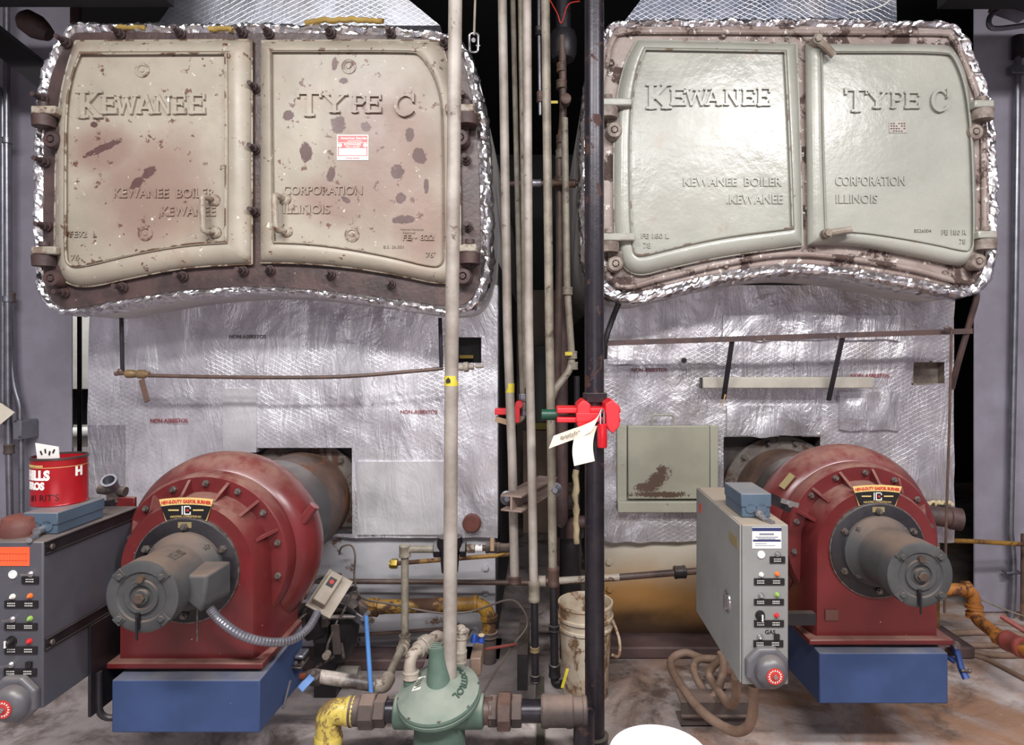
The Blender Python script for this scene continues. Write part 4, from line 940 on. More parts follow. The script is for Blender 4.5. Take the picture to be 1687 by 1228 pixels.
for x in (884, 905, 941): collar(S, P(x, 302.5, 2.85), (1, 0, 0), .018, .04, M_galv if x == 884 else M_brownpipe)
S = pipe('gap_pipe', 'black rusty vertical pipe deep in the gap behind the large lockout', [(925, 470, 3.0), (926, 1000, 3.0)], .030, M_rust2)
S = pipe('gap_pipe', 'thin black pipe rising beside dark corner of right boiler', [(950, 620, 2.95), (950, 980, 2.95)], .014, M_blk)
# far part of the boiler house seen through the gap
mb = MB().bb(V((P(850, 0, 5.6).x, 5.6, 0)), P(915, 480, 5.7)); Solo('storage_rack', mb, pm('beige_panel', '#98877a', '#85766c', rough=.6), 'beige boarded panel far behind, seen between the standpipes', 'panel')
mb = MB().lathe(V((P(892, 0, 5.2).x, 5.2, 0)), UP, [(0, .10), (1.44, .10), (1.47, .08), (1.48, .02)], 24); Solo('gas_cylinder', mb, pm('grey_cylinder', '#7d7e7c', rough=.5), 'grey upright cylinder far behind, seen between the standpipes', 'cylinder')
mb = MB().bb(P(868, 708, 5.02), P(915, 696, 5.08)); Solo('shelf_edge', mb, M_yel, 'yellow shelf edge far behind, seen between the standpipes', 'shelf')
mb = MB().bb(V((P(862, 0, 5.05).x, 5.02, 0)), P(912, 708, 5.09)); Solo('carton', mb, pm('carton_brown', '#a38a78', '#947c6c', rough=.7), 'pinkish brown carton far behind, under yellow shelf edge', 'box')
# steel channel tied across two standpipes
mb = MB(); a0, a1 = P(842, 818, 2.40), P(903, 792, 2.78)
dv = (a1-a0); dv.z = 0; L = dv.length; dv.normalize(); sd = V((dv.y, -dv.x, 0)); M3 = Matrix((sd, dv, V((0, 0, 1)))).transposed()
c = (a0+a1)/2; c.z = a0.z
mb.box(c, (.085, L, .006), M3).box(c+V((0, 0, -.055)), (.085, L, .006), M3).box(c+V((0, 0, -.0275)), (.008, L, .05), M3)
S = Solo('steel_beam_piece', mb, pm('dusty_steel', '#8d7a70', '#6c5a54', rough=.6, bump=.3, scale=9), 'short dusty I-beam piece clamped across standpipes below red lockouts', 'beam')
for px, py, d in ((836, 820, 2.5), (914, 806, 2.45)):
    S.part('pipe_clamp', MB().lathe(P(px, py, d-.02), (0, -1, 0), [(0, .028), (.015, .028), (.02, .02), (.03, .01)], 18), M_galv)
# lockouts

d = 2.17; T = Thing('valve_lockout', 'large red lockout clamped over the valve on the thick black pipe', 'lockout', P(968, 700, d))
def slab(pts, y0, y1):
    mb = MB(); mb.loft([[V((P(x, y, d).x, y1, P(x, y, d).z)) for x, y in pts], [V((P(x, y, d).x, y0+.004, P(x, y, d).z)) for x, y in pts], [V((P(x, y, d).x*1, y0, P(x, y, d).z)) for x, y in pts]]); return mb
b = T.part('shell', MB().bb(P(917.5, 697, d-.03), P(1016, 683, d+.08)).bb(P(917.5, 681.5, d-.03), P(1016, 668, d+.08)), M_lock, bev=.004)
for pts in ([(949, 666), (959, 657), (970.5, 664), (970.5, 697), (964, 706), (956, 706), (949, 698)], [(994, 664), (1005.5, 656.5), (1017, 667), (1017, 699), (1006, 711), (1000, 706), (995, 697)]):
    T.part('wing', slab(pts, d-.065, d+.07), M_lock, bev=.003)
T.part('hasp', MB().bb(P(949, 696, d-.066), P(990, 680, d-.055)), M_lock, bev=.003)
T.part('valve_lever', MB().tube([P(892.5, 683.5, d+.02), P(900, 683.5, d+.02), P(919, 683.5, d+.02)], .019, 14), pm('green_grip', '#14402f', rough=.4, bump=.05))
d2 = d-.085; T2 = Thing('padlock', 'red long bodied padlock hanging from the large red lockout', 'padlock', P(992, 738, d2))
T2.part('body', MB().lathe(P(992, 738, d2), UP, [(0, .0155), (.003, .0165), (.075, .0165), (.0785, .0155)], 14), pm('padlock_red', '#b3121f', rough=.3, bump=0), bev=.002)
T2.part('shackle', MB().tube(round_path([P(989, 700, d2), P(989, 676, d2-.0), P(995, 676, d2+.012), P(995, 700, d2+.012)], .012), .0038, 10), M_chr)
def ribbon(pts, wv, th=.0012):
    pts = spline(pts, 6); wv = V(wv); A = [p-wv for p in pts]; B = [p+wv for p in pts]; t = V((0, th, 0)); mb = MB()
    mb.loft([[a, b, b+t, a+t] for a, b in zip(A, B)]); return mb
d3 = d2-.02
S = Solo('paper_tag', ribbon([P(908, 729, d3-.03), P(935, 719, d3-.015), P(960, 710, d3), P(978, 700, d3), P(988, 682, d3)], (.008, .0, .0205)), M_tag, 'cream tag with faint writing slanting left under the large lockout', 'tag')
t = MB()
for i in range(9):
    c = P(925+i*3.6, 721-i*1.25+(i % 2)*1.5, d3-.024+i*.0012); t.box(c, (.005, .0012, .010-(i % 3)*.002), Matrix.Rotation(.35, 3, 'Y'))
S.part('tag_writing', t, pm('faded_ink', '#8a8074', rough=.7, bump=0))
Solo('paper_tag', ribbon([P(968, 705, d3+.01), P(962, 722, d3+.002), P(960, 742, d3-.004), P(963, 764, d3-.008)], (.034, .012, .006)), M_tag, 'wide curled blank tag hanging lowest under the large lockout', 'tag')
# small lockout behind
d = 2.6; T = Thing('valve_lockout', 'small red lockout beside the tape band of the pale grey pipe', 'lockout', P(838, 698, d))
T.part('bar', MB().bb(P(815, 684, d-.02), P(848, 672, d+.02)), M_lock, bev=.003)
T.part('knob', MB().bb(P(848, 697, d-.03), P(857, 668, d+.02)).lathe(P(855, 667, d-.03), (0, 1, 0), [(0, .016), (.05, .016)], 18), M_lock, bev=.002)
T.part('lever', MB().strip(P(816, 690, d), P(842, 698, d), .022, .01), pm('tan_lever', '#a08468', rough=.5)); 
# hook on a rod, top of the gap
T = Thing('chain_hook', 'steel clevis link hanging on a rod, top right of left boiler', 'hook', P(780, 88, 2.4))
T.part('rod', MB().cyl(P(784, -40, 2.4), P(781, 58, 2.4), .0045, n=8), M_gpipe)
T.part('clevis', MB().tube(round_path([P(781, 54, 2.4), P(773, 56, 2.4), P(774, 86, 2.4), P(787, 86, 2.4), P(788, 56, 2.4), P(781, 54, 2.4)], .012), .0042, 8), M_chr)
T.part('clevis_pin', MB().cyl(P(780, 66, 2.37), P(780, 66, 2.43), .008, n=12).cyl(P(784, 75, 2.4), P(791, 75, 2.4), .004, n=8), M_chr)
# ------------------------------------------------------------------ gas line and regulator in the foreground
M_grn = pm('regulator_green', '#55695d', '#46594e', rough=.42, scale=6, bump=.08, chips=.3, ccol='#9aa196', dust=.85, dcol='#8d9186')
M_yelp = pm('yellow_pipe_paint', '#c2ad52', '#ad964a', rough=.4, scale=6, bump=.15, rust=.3, rcol='#8a6f42', rscale=10)
M_yrust = pm('yellow_rust_pipe', '#7a5526', '#94701f', rough=.5, scale=4, bump=.25, rust=.5, rcol='#4f3322', rscale=4)
M_orange = pm('orange_rust_pipe', '#a36a2c', '#8b5528', rough=.5, scale=7, bump=.3, rust=.25, rcol='#633b22', rscale=8)
M_wfit = pm('chalky_fitting', '#a1978b', '#83776b', rough=.55, scale=9, bump=.3, rust=.25, rcol='#5f4a3c', rscale=12)
M_dusty = pm('dusty_iron', '#4c403b', '#3b3331', rough=.55, scale=9, bump=.3, dust=.8, dcol='#7d6a60')
d = 2.15; az = P(0, 1172, d).z; X = lambda px: P(px, 0, d).x
mb = MB().cyl((X(600), d, az), (X(690), d, az), .036, n=24).cyl((X(770), d, az), (X(965), d, az), .036, n=24)
S = Solo('gas_main', MB().cyl((X(590), d, az), (X(968), d, az), .036, n=24), M_blkpipe, 'dark gas pipe running across bottom centre through the green regulator', 'pipe')
for x, r, l, h, m in ((607, .058, .05, 8, M_dusty), (588, .047, .045, None, M_dusty), (627, .05, .04, 6, M_dusty), (831, .062, .045, 8, M_copper), (851, .05, .035, 6, M_dusty), (812, .048, .03, 6, M_dusty), (800, .042, .05, None, M_copper), (918, .050, .11, None, M_dusty), (950, .046, .07, None, M_dusty)):
    collar(S, (X(x), d, az), (1, 0, 0), r, l, m, 'union' if h else 'coupling', h)
el = MB(); el.tube(round_path([(X(580), d, az), (X(541), d, az), (X(541), d, az-.2)], .07, 10), .042, 24); S2 = Solo('pipe_elbow', el, M_yelp, 'yellow painted elbow turning down at the left end of gas main', 'pipe')
S2.part('rim', MB().lathe((X(572), d, az), (1, 0, 0), [(0, .046), (.018, .048), (.03, .046)], 24), M_yelp); S2.part('rim', MB().lathe((X(541), d, az-.11), (0, 0, 1), [(0, .046), (.02, .048), (.03, .045)], 24), M_yelp)
S2.part('drop_pipe', MB().cyl((X(541), d, az-.12), (X(541), d, 0), .034, n=20), M_blkpipe)
S.part('tee_drop', MB().cyl((X(962), d, az), (X(962), d, 0), .036), M_blkpipe)
# regulator
cx = X(724); zc = P(0, 1136, d).z; R = .140
T = Thing('gas_regulator', 'green dome shaped gas regulator with a cone tower, bottom centre', 'regulator', (cx, d, az-.17))
ax_ = V((-.09, -.26, 1)).normalized()
dome = MB(); dome.lathe((cx, d, zc-.03), ax_, [(-.03, R*.80), (-.004, R*.97), (0, R), (.010, R), (.012, R*.985), (.0125, R*.985), (.020, R), (.028, R*.98), (.045, R*.78), (.060, R*.55), (.072, R*.36), (.074, R*.3)], 48)
dm = T.part('diaphragm_case', dome, M_grn, sharp=25)
c0 = V((cx, d, zc-.03))
_, u_, v_ = basis(ax_)
for k in range(8):
    a = 2*PI*k/8+.3; b = MB(); b.bolt(c0+ax_*.024+(u_*math.cos(a)+v_*math.sin(a))*R*.93, ax_, .008, .007); T.part('screw', b, M_bolt, parent=dm)
tw = MB(); t0 = P(723, 1130, d-.02); t1 = P(720, 1066, d+.005); dv = (t1-t0); tw.lathe(t0, dv, [(-.01, .043), (.01, .041), (.03, .039), (dv.length-.02, .0285), (dv.length-.012, .031), (dv.length, .031)], 28); to = T.part('spring_tower', tw, M_grn)
for i in (-1, 0, 1): T.part('cap_rib', MB().box(t1+V((i*.0, i*.014, .004)), (.036, .006, .006), Matrix.Rotation(-.1, 3, 'Z')), M_grn, parent=to)
body = MB(); body.loft([[V((cx+sx*.085, d+sy*.07, az-.02)) for sx, sy in ((-1, -1), (1, -1), (1, 1), (-1, 1))], [V((cx+sx*.10, d+sy*.085, zc-.055)) for sx, sy in ((-1, -1), (1, -1), (1, 1), (-1, 1))]]).cyl((cx, d, az-.17), (cx, d, zc-.04), .092, .078, 28).cyl((cx-.15, d, az), (cx+.15, d, az), .055, n=24)
bd = T.part('body', body, M_grn, bev=.006)
for x_, z_ in ((-.045, .012), (-.02, .016), (.06, .014)): T.part('tapping_hole', MB().lathe((cx+x_, d-.0845, az+z_+.028), (0, -1, 0), [(0, .010), (.004, .010), (.004, .007), (.001, .006)], 14), M_pblk, parent=bd)
uu = V((1, 0, -ax_.x/ax_.z)).normalized(); vv = ax_.cross(uu)
def on_dome(x, y, up):
    r = math.hypot(x, y); prof = [(0, .075), (R*.36, .072), (R*.55, .060), (R*.78, .045), (R*.98, .028), (R, .020)]
    for (r0, h0), (r1, h1) in zip(prof, prof[1:]):
        if r <= r1: break
    return c0+ax_*(h0+(h1-h0)*(r-r0)/(r1-r0)+up)+uu*x+vv*y
t = text_mb('MAXITROL', .027, Matrix.Identity(4), .003, .0004, 'CENTER')
for p in t.v:
    a = .12-p.x/.072; r = .082+p.y
    p.x, p.y, p.z = on_dome(math.cos(a)*r, math.sin(a)*r, .002+p.z)
T.part('cast_letters', t, pm('cast_letter_green', '#3f5247', rough=.45, bump=0), parent=dm)
lb = MB(); q = [(-.083, -.022), (-.052, -.030), (-.040, .022), (-.066, .030)]
lb.loft([[on_dome(x, y, .0005) for x, y in q], [on_dome(x, y, .002) for x, y in q]]); T.part('data_label', lb, M_pwhite, parent=dm)
lt = MB()
for i in range(4):
    for k_ in range(5): lt.box(on_dome(-.074+.0045*k_+.0022*i, -.018+.011*i, .0022), (.003, .004, .0008))
T.part('label_print', lt, pm('dark_ink', '#4a3f3a'), parent=dm)
pt = MB().cyl(P(678, 1142, d+.02), P(676, 1118, d+.02), .024, .024, n=18); T.part('vent_boss', pt, M_grn, parent=dm)
# vent piping
S = pipe('vent_pipe', 'chalky white pipe curving up from left side of green regulator', [(676, 1120, 2.17), (674, 1082, 2.17), (700, 1063, 2.24), (722, 1046, 2.30), (731, 1060, 2.32), (731, 1085, 2.32)], .021, M_wfit, rad=.06)
collar(S, P(677, 1112, 2.17), (0, .05, 1), .027, .025, M_wfit); q = P(722, 1046, 2.30)-P(700, 1063, 2.24); collar(S, P(701, 1062, 2.24), q, .033, .03, M_wfit, 'union', 8); collar(S, P(692, 1069, 2.22), q, .027, .02, M_wfit)
S = pipe('vent_pipe', 'chalky white elbow pipe standing right of the tall whitish pipe, behind regulator', [(748, 1048, 2.34), (762, 1034, 2.30), (760, 1062, 2.28), (757, 1120, 2.25)], .019, M_wfit, rad=.045)
collar(S, P(761, 1045, 2.29), (0, 0, 1), .025, .03, M_wfit); collar(S, P(758, 1082, 2.27), (0, 0, 1), .024, .05, M_wfit)
T = Thing('shutoff_actuator', 'brown boxy actuator with blue wire nuts behind the green regulator', 'actuator', P(787, 1115, 2.3))
a, b = P(774, 1115, 2.28), P(797, 1060, 2.40); T.part('case', MB().bb(a, b), pm('dusty_brown_case', '#8a7264', '#73614f', rough=.6, scale=8, bump=.2), bev=.004)
for px, m, r in ((780, 'blue_nut', .012), (792, 'blue_nut', .014)): 
    c = P(px, 1058, 2.31); T.part('wire_nut', MB().lathe(c, (.15, 0, 1), [(0, r), (.02, r*.9), (.028, r*.5)], 14), pm('blue_nut', '#1d3f8f', rough=.35))
T.part('dial', MB().lathe(P(793, 1048, 2.30), UP, [(0, .011), (.004, .011)], 16), pm('tan_dial', '#c2ad8a', rough=.5))
T.part('wire', MB().tube(spline([P(772, 1048, 2.33), P(778, 1037, 2.33), P(786, 1037, 2.33), P(790, 1050, 2.32)], 6), .002, 6), M_blk)
T.part('red_lead', MB().cyl(P(800, 1070, 2.4), P(850, 1062, 2.55), .006), pm('faded_red', '#8a4a44', '#7a3f3a', rough=.5))
# branch pipe of the pilot line
S = pipe('branch_pipe', 'weathered pipe dropping from an elbow and running low to blue valve', [(715, 905, 2.62), (667, 905, 2.62), (667, 1056, 2.62), (634, 1130, 2.30), (515, 1112, 2.28)], .0155, M_gpipe, rad=.035, n=18)
collar(S, P(667, 908, 2.62), UP, .023, .05, M_gpipe, 'elbow'); collar(S, P(667, 1052, 2.62), UP, .023, .03, M_gpipe); collar(S, P(664, 1068, 2.58), P(634, 1130, 2.30)-P(667, 1056, 2.62), .023, .04, M_wfit, 'elbow'); 
S.part('elbow', MB().tube(round_path([P(640, 1118, 2.35), P(633, 1131, 2.30), P(618, 1129, 2.295)], .03), .026, 18), M_wfit)
S.part('thick_run', MB().cyl(P(618, 1129, 2.295), P(528, 1115, 2.28), .0235, n=20), pm('peeling_pipe', '#3a3230', '#b5aaa0', rough=.45, scale=7, bump=.2))
T = Thing('ball_valve', 'valve with pale blue lever on the red nipple of left air box', 'valve', P(510, 1130, 2.28))
T.part('valve_body', MB().lathe(P(530, 1117, 2.28), (-1, 0, .05), [(0, .026), (.03, .03), (.05, .024), (.06, .018)], 16), M_dusty)
T.part('nipple', MB().cyl(P(506, 1114, 2.28), P(474, 1115, 2.22), .011), pm('red_nipple', '#8d4a34', '#7c3f2c', rough=.5))
T.part('lever', MB().strip(P(519, 1110, 2.24), P(494, 1137, 2.20), .026, .006), pm('pale_blue_lever', '#4f74ad', '#5f83b8', rough=.4), bev=.003)
T.part('stem', MB().lathe(P(520, 1110, 2.25), (0, -1, 0), [(0, .017), (.02, .017)], 16).bolt(P(518, 1107, 2.232), (0, -1, 0), .009, .01), M_bolt)
Solo('steel_rod', MB().cyl(P(478, 1122, 2.16), P(466, 1168, 2.08), .0045, n=8), M_galv, 'thin steel rod hanging beside right face of left blue air box', 'rod')
Solo('pole', MB().cyl(P(603, 1012, 2.5), P(612, 1152, 2.22), .0085, n=12), pm('bright_blue_pole', '#4b7bb5', '#4670a8', rough=.4), 'slim bright blue rod leaning down to the gas main', 'rod')
# upper gas pressure switch line
S = pipe('pilot_line', 'horizontal brown pipe with black pressure regulator, brass valve and fittings under left foil', [(668, 905, 2.62), (720, 905, 2.62), (846, 902, 2.62)], .0125, M_brownpipe)
S.part('pressure_regulator', MB().lathe(P(741, 880, 2.62), (0, 0, -1), [(0, .02), (.01, .05), (.04, .055), (.06, .05), (.08, .04), (.11, .038), (.155, .034), (.16, .02)], 24), M_blk)
collar(S, P(721, 905, 2.62), (1, 0, 0), .034, .03, M_blk, 'union', 6); collar(S, P(763, 905, 2.62), (1, 0, 0), .032, .025, M_blk, 'union', 6); collar(S, P(776, 904, 2.62), (1, 0, 0), .019, .03, M_wfit, 'union', 8); collar(S, P(789, 904, 2.62), (1, 0, 0), .014, .03, M_pwhite); collar(S, P(812, 903, 2.62), (1, 0, 0), .021, .06, M_dusty, 'valve_body'); collar(S, P(832, 903, 2.62), (1, 0, 0), .018, .04, M_dusty)
S.part('valve_handle', MB().strip(P(811, 887, 2.58), P(811, 908, 2.58), .015, .006), pm('brass_handle', '#b59a78', rough=.35, metal=.5))
pipe('purge_line', 'thin yellow rod like line under the pressure regulator, left boiler', [(648, 929, 2.8), (840, 914, 2.8)], .0095, M_yrust).part('end_fitting', MB().hexa(P(655, 929, 2.8), (-1, 0, .0), .022, .03).cyl(P(648, 929.5, 2.8), P(642, 930, 2.8), .016), pm('brass', '#9a8238'))
pipe('cross_pipe', 'long dark horizontal pipe along the grey skirt of left boiler', [(520, 958, 2.86), (700, 959, 2.86), (888, 961, 2.86)], .0115, M_brownpipe)
S = pipe('cross_pipe', 'brown horizontal pipe before right boiler skirt, black joint near cabinet', [(886, 958, 2.72), (950, 957, 2.72), (1150, 941, 2.72)], .0145, M_brownpipe, n=18)
collar(S, P(1120, 943, 2.72), (1, 0, .06), .026, .05, M_blk); collar(S, P(893, 958, 2.72), (1, 0, 0), .023, .03, M_wfit); S.part('pale_sleeve', MB().cyl(P(918, 957.5, 2.72), P(1020, 951.5, 2.72), .0155, n=18), M_wfit)
S = pipe('burner_gas_pipe', 'large yellow brown pipe low before left boiler with an elbow turning down', [(600, 1001, 2.72), (700, 998, 2.76), (806, 994, 2.80), (806, 1060, 2.80), (806, 1100, 2.80)], .030, M_yrust, rad=.09, n=22)
collar(S, P(614, 1001, 2.725), (1, 0, 0), .037, .05, M_yrust); collar(S, P(783, 995, 2.79), (1, 0, 0), .036, .02, M_yrust); collar(S, P(806, 1018, 2.80), UP, .036, .02, M_yrust); collar(S, P(806, 1045, 2.80), UP, .037, .025, M_dusty)
S.part('lower_leg', MB().cyl(P(806, 1040, 2.80), V((P(806, 0, 2.80).x, 2.80, 0)), .031, n=20), M_dusty)
# gas train beside the left burner
T = Thing('gas_valve_train', 'cluttered black valve train with levers between left burner and yellow pipe', 'valve', P(545, 1095, 2.6))
tr = MB(); tr.cyl(P(604, 1004, 2.72), P(480, 1012, 2.60), .040, n=20); T.part('manifold', tr, M_dusty)
T.part('valve_body', MB().lathe(P(560, 990, 2.6), (0, 0, -1), [(0, .05), (.02, .075), (.10, .08), (.16, .07), (.22, .05), (.24, .03)], 18), M_blk)
T.part('actuator', MB().bb(P(515, 1062, 2.5), P(556, 1000, 2.62)), M_blk, bev=.006); T.part('actuator', MB().bb(P(528, 1035, 2.46), P(545, 1012, 2.5)), M_dusty, bev=.004)
T.part('butterfly_valve', MB().lathe(P(500, 1030, 2.50), (.9, .5, 0), [(0, .05), (.01, .062), (.07, .062), (.08, .05)], 20), M_blk)
for a, b, r in (((556, 1022, 2.48), (540, 1062, 2.46), .005), ((584, 968, 2.5), (560, 1020, 2.48), .005), ((540, 1062, 2.46), (536, 1090, 2.46), .005), ((470, 1040, 2.35), (505, 1010, 2.4), .006), ((530, 1018, 2.46), (585, 1016, 2.52), .009), ((562, 1060, 2.5), (566, 1085, 2.5), .007), ((550, 1082, 2.52), (520, 1100, 2.45), .006)):
    T.part('linkage_rod', MB().cyl(P(*a), P(*b), r, n=8), M_bolt)
T.part('crank_arm', MB().strip(P(565, 978, 2.5), P(586, 967, 2.5), .016, .006).bolt(P(585, 969, 2.498), (0, -1, 0), .01, .01), M_blk)
T.part('crank_arm', MB().strip(P(552, 1030, 2.47), P(556, 1078, 2.47), .03, .008), M_dusty)
T.part('flange', MB().lathe(P(590, 1003, 2.69), (-1, 0, 0), [(0, .06), (.02, .06)], 6), M_dusty); T.part('pin_boss', MB().lathe(P(540, 1077, 2.45), (0, -1, 0), [(0, .014), (.025, .014)], 14), M_wfit)
T.part('lever_clamp', MB().strip(P(578, 1012, 2.55), P(604, 1028, 2.5), .03, .01).strip(P(596, 1022, 2.49), P(608, 1008, 2.49), .014, .01), M_galv)
T.part('base_foot', MB().bb((P(520, 0, 2.62).x, 2.60, 0), (P(556, 0, 2.62).x, 2.72, P(0, 1062, 2.6).z)), M_blk)
for pts in ([(500, 985, 2.42), (520, 955, 2.6), (560, 948, 2.75)], [(552, 996, 2.46), (568, 1000, 2.5), (585, 1012, 2.52)]): T.part('cable', MB().tube(spline([P(*p) for p in pts], 6), .010, 10), M_blk)
# switch box with its cover plate
T = Thing('switch_box', 'tilted beige switch box with red print right of left burner', 'switch', P(542, 995, 2.42))
Rt = Matrix.Rotation(.5, 3, 'Y') @ Matrix.Rotation(.75, 3, 'X'); c = P(543, 978, 2.42)
T.part('base_plate', MB().box(c, (.105, .16, .006), Rt), pm('beige_steel', '#a59a8c', '#928677', rough=.45, bump=.1), bev=.002)
bx = T.part('cover', MB().box(c+Rt @ V((-.012, 0, .024)), (.052, .125, .045), Rt), pm('beige_steel', '#a59a8c'), bev=.004)
T.part('label_print', MB().box(c+Rt @ V((-.012, .02, .0475)), (.028, .036, .001), Rt), M_pblk, parent=bx); T.part('label_print', MB().lathe(c+Rt @ V((-.012, .022, .048)), Rt @ V((0, 0, 1)), [(0, .009), (.001, .009)], 14), M_pred, parent=bx)
T = Thing('gas_pressure_switch', 'small dark switch with grey cap on the right side of left air box', 'switch', P(490, 1105, 2.2))
T.part('case', MB().bb(P(476, 1105, 2.18), P(511, 1082, 2.26)), M_blk, bev=.004); T.part('cap', MB().bb(P(484, 1081, 2.19), P(510, 1074, 2.25)), M_galv, bev=.005)
for x in (488, 499): T.part('screw', MB().bolt(P(x, 1092, 2.18), (0, -1, 0), .006, .006), M_bolt)
S = Solo('conduit_offcut', MB().lathe(P(525, 1108, 2.62), V((1, 0, -.03)), [(0, .028), (.165, .028), (.165, .023), (.05, .022)], 22), pm('grey_plastic', '#7f7a72', '#736e66', rough=.5), 'open ended grey pipe offcut lying behind the blue lever valve', 'pipe')
# thin cable
Solo('cable', MB().tube(spline([P(559, 914, 2.84), P(563, 902, 2.82), P(578, 899, 2.82), P(585, 915, 2.80), P(584, 955, 2.78), P(596, 985, 2.66), P(640, 995, 2.64), P(720, 1010, 2.66), P(775, 1008, 2.70), P(838, 989, 2.66), P(862, 1005, 2.62), P(868, 1032, 2.6), P(848, 1060, 2.55), P(833, 1082, 2.5), P(812, 1115, 2.42), P(792, 1150, 2.35)], 8), .0042, 8), pm('grimy_cable', '#5d5048', '#4a403b', rough=.5), 'thin grimy cable looping over pipes right of the regulator', 'cable')
for (pts, lab) in (([(540, 1050, 2.85), (740, 1036, 2.85)], 'thin rusty bar leaning along the foot of left boiler'),):
    pipe('bar', lab, pts, .008, M_copper, 'bar')
Solo('square_tube', MB().bb(P(852, 1079, 2.5), P(872, 1062, 2.9)), M_blk, 'black square tube end near the lower black pipe cap', 'bar')
mb = MB().bb((P(884, 0, 2.5).x, 2.05, 0), (P(897, 0, 2.5).x, 2.75, .012)); Solo('floor_strip', mb, pm('greenish_strip', '#5f5a50', '#4c4842', rough=.6), 'flat greenish metal strip on floor under the gas main', 'strip')
Solo('floor_pad', MB().bb((P(700, 0, 2.8).x, 2.6, 0), (P(880, 0, 2.8).x, 3.4, .05)), pm('grey_pad', '#7d7472', '#6b6361', rough=.7), 'low grey concrete pad between the boiler bases', 'pad')
# drain pipe in the gap
mb = MB().lathe((P(940, 0, 2.95).x, 2.95, 0), UP, [(0, .05), (.56, .05), (.56, .062), (.61, .062), (.61, .045)], 24); S = Solo('drain_stack', mb, M_blk, 'black open topped drain pipe behind the dirty bucket', 'pipe')
pipe('overflow_elbow', 'rusty elbow pointing into the black open drain pipe', [(975, 860, 2.9), (941, 862, 2.9), (941, 885, 2.9)], .030, M_rust2, rad=.05)
S = Solo('insulation_scrap', MB().tube([P(949, 775, 2.7)+rock(V((i*.3, 1, 2)), 2, .012)+V((0, 0, -i*.028)) for i in range(12)], .016, 8, True, lambda i, n: .8+.5*noise.noise(V((i*.9, 3, 1)))), pm('torn_insulation', '#bfae8a', '#8f7f62', rough=.8, bump=.6, bscale=30), 'torn cream insulation scrap hanging behind the black pipe', 'insulation', sharp=80)
# dirty bucket
bx_, by_ = P(965, 0, 2.62).x, 2.64
mb = MB().lathe((bx_, by_, 0), UP, [(0, .092), (.27, .106), (.275, .113), (.285, .113), (.287, .107), (.315, .108), (.317, .116), (.327, .116), (.329, .109), (.365, .110), (.372, .115), (.38, .114), (.38, .107), (.30, .103), (.12, .095)], 36)
M_bucket = pm('dirty_bucket_plastic', '#c6bba9', '#a3866a', rough=.5, scale=5, bump=.1, rust=.35, rcol='#8a6a4c', rscale=6)
S = Solo('bucket', mb, M_bucket, 'dirty open plastic bucket standing behind the thick black pipe', 'bucket', sharp=30)
S.part('bail_handle', MB().tube(spline([V((bx_+.11, by_-.02, .31)), V((bx_+.135, by_-.05, .24)), V((bx_+.128, by_-.08, .19)), V((bx_+.10, by_-.09, .20))], 6), .006, 8), M_bucket)
# white lidded bucket close to the camera
cx_, cy_ = P(1085, 0, 1.88).x, 1.88; M_lid = pm('white_plastic', '#ececec', '#e4e4e6', rough=.45, bump=.02)
S = Solo('bucket', MB().lathe((cx_, cy_, 0), UP, [(0, .125), (.20, .140)], 40), M_lid, 'clean white lidded bucket at the bottom edge of photo', 'bucket')
S.part('lid', MB().lathe((cx_, cy_, .20), UP, [(0, .146), (.018, .148), (.026, .144), (.027, .132), (.022, .128), (.022, 0)], 48), M_lid)
# ------------------------------------------------------------------ hangers, brackets and wall services
# linkage under the left smokebox
d = 2.74; M_rod = pm('brown_rod', '#5c463c', '#473731', rough=.5, scale=12, bump=.2)
T = Thing('test_cock_linkage', 'brown horizontal rod linkage hung below left smokebox on two black hangers', 'linkage', P(460, 620, d))
T.part('hanger', MB().cyl(P(200, 524, d), P(202, 612, d), .0085, n=10), M_blk); T.part('hanger', MB().cyl(P(725, 524, d), P(727, 606, d), .0085, n=10), M_blk)
T.part('rod', MB().tube(spline([P(245, 619, d), P(400, 622, d), P(560, 621, d), P(690, 611, d), P(730, 607, d)], 8), .0085, 10), M_rod)
T.part('end_stub', MB().cyl(P(190, 616, d), P(216, 614, d), .009).ball(P(199, 612, d), .014, 12), M_rod)
T.part('cock', MB().lathe(P(208, 616, d), (1, 0, -.03), [(0, .016), (.006, .019), (.03, .018), (.036, .015), (.05, .015), (.054, .019), (.08, .019), (.086, .012), (.1, .012)], 14), pm('dull_brass', '#8f7650', '#6e5a42', rough=.45, metal=.3, bump=.15))
T.part('lever', MB().strip(P(233, 626, d-.015), P(243, 662, d-.04), .022, .008), M_rod); T.part('end_cock', MB().lathe(P(752, 606, d), (1, 0, .06), [(0, .014), (.03, .016), (.032, .022), (.05, .022), (.055, .013), (.075, .013)], 12).cyl(P(783, 604, d), P(796, 603, d), .008), M_wfit)
# support frame under the right smokebox
d = 2.82
T = Thing('support_bracket', 'long angle iron bracket with hanging struts under right smokebox', 'bracket', P(1300, 565, d))
a, b = P(1000, 566, d), P(1602, 546, d); T.part('angle_bar', MB().strip(a, b, .022, .006).strip(a+V((0, .02, .010)), b+V((0, .02, .010)), .006, .045), M_rust2)
T.part('strut', MB().tube(spline([P(1022, 486, d-.02), P(1019, 500, d-.04), P(1008, 528, d), P(998, 560, d), P(996, 590, d+.04)], 5), .013, 8), M_blk)
T.part('strut', MB().tube(spline([P(1600, 474, d-.02), P(1609, 488, d-.04), P(1598, 530, d), P(1578, 600, d+.05), P(1568, 640, d+.1)], 5), .013, 8), M_rust2)
for (p, q) in (((1206, 562), (1192, 658)), ((1388, 556), (1365, 660))): T.part('strut', MB().strip(P(*p, d+.01), P(*q, d+.10), .022, .008), M_blk, bev=.002)
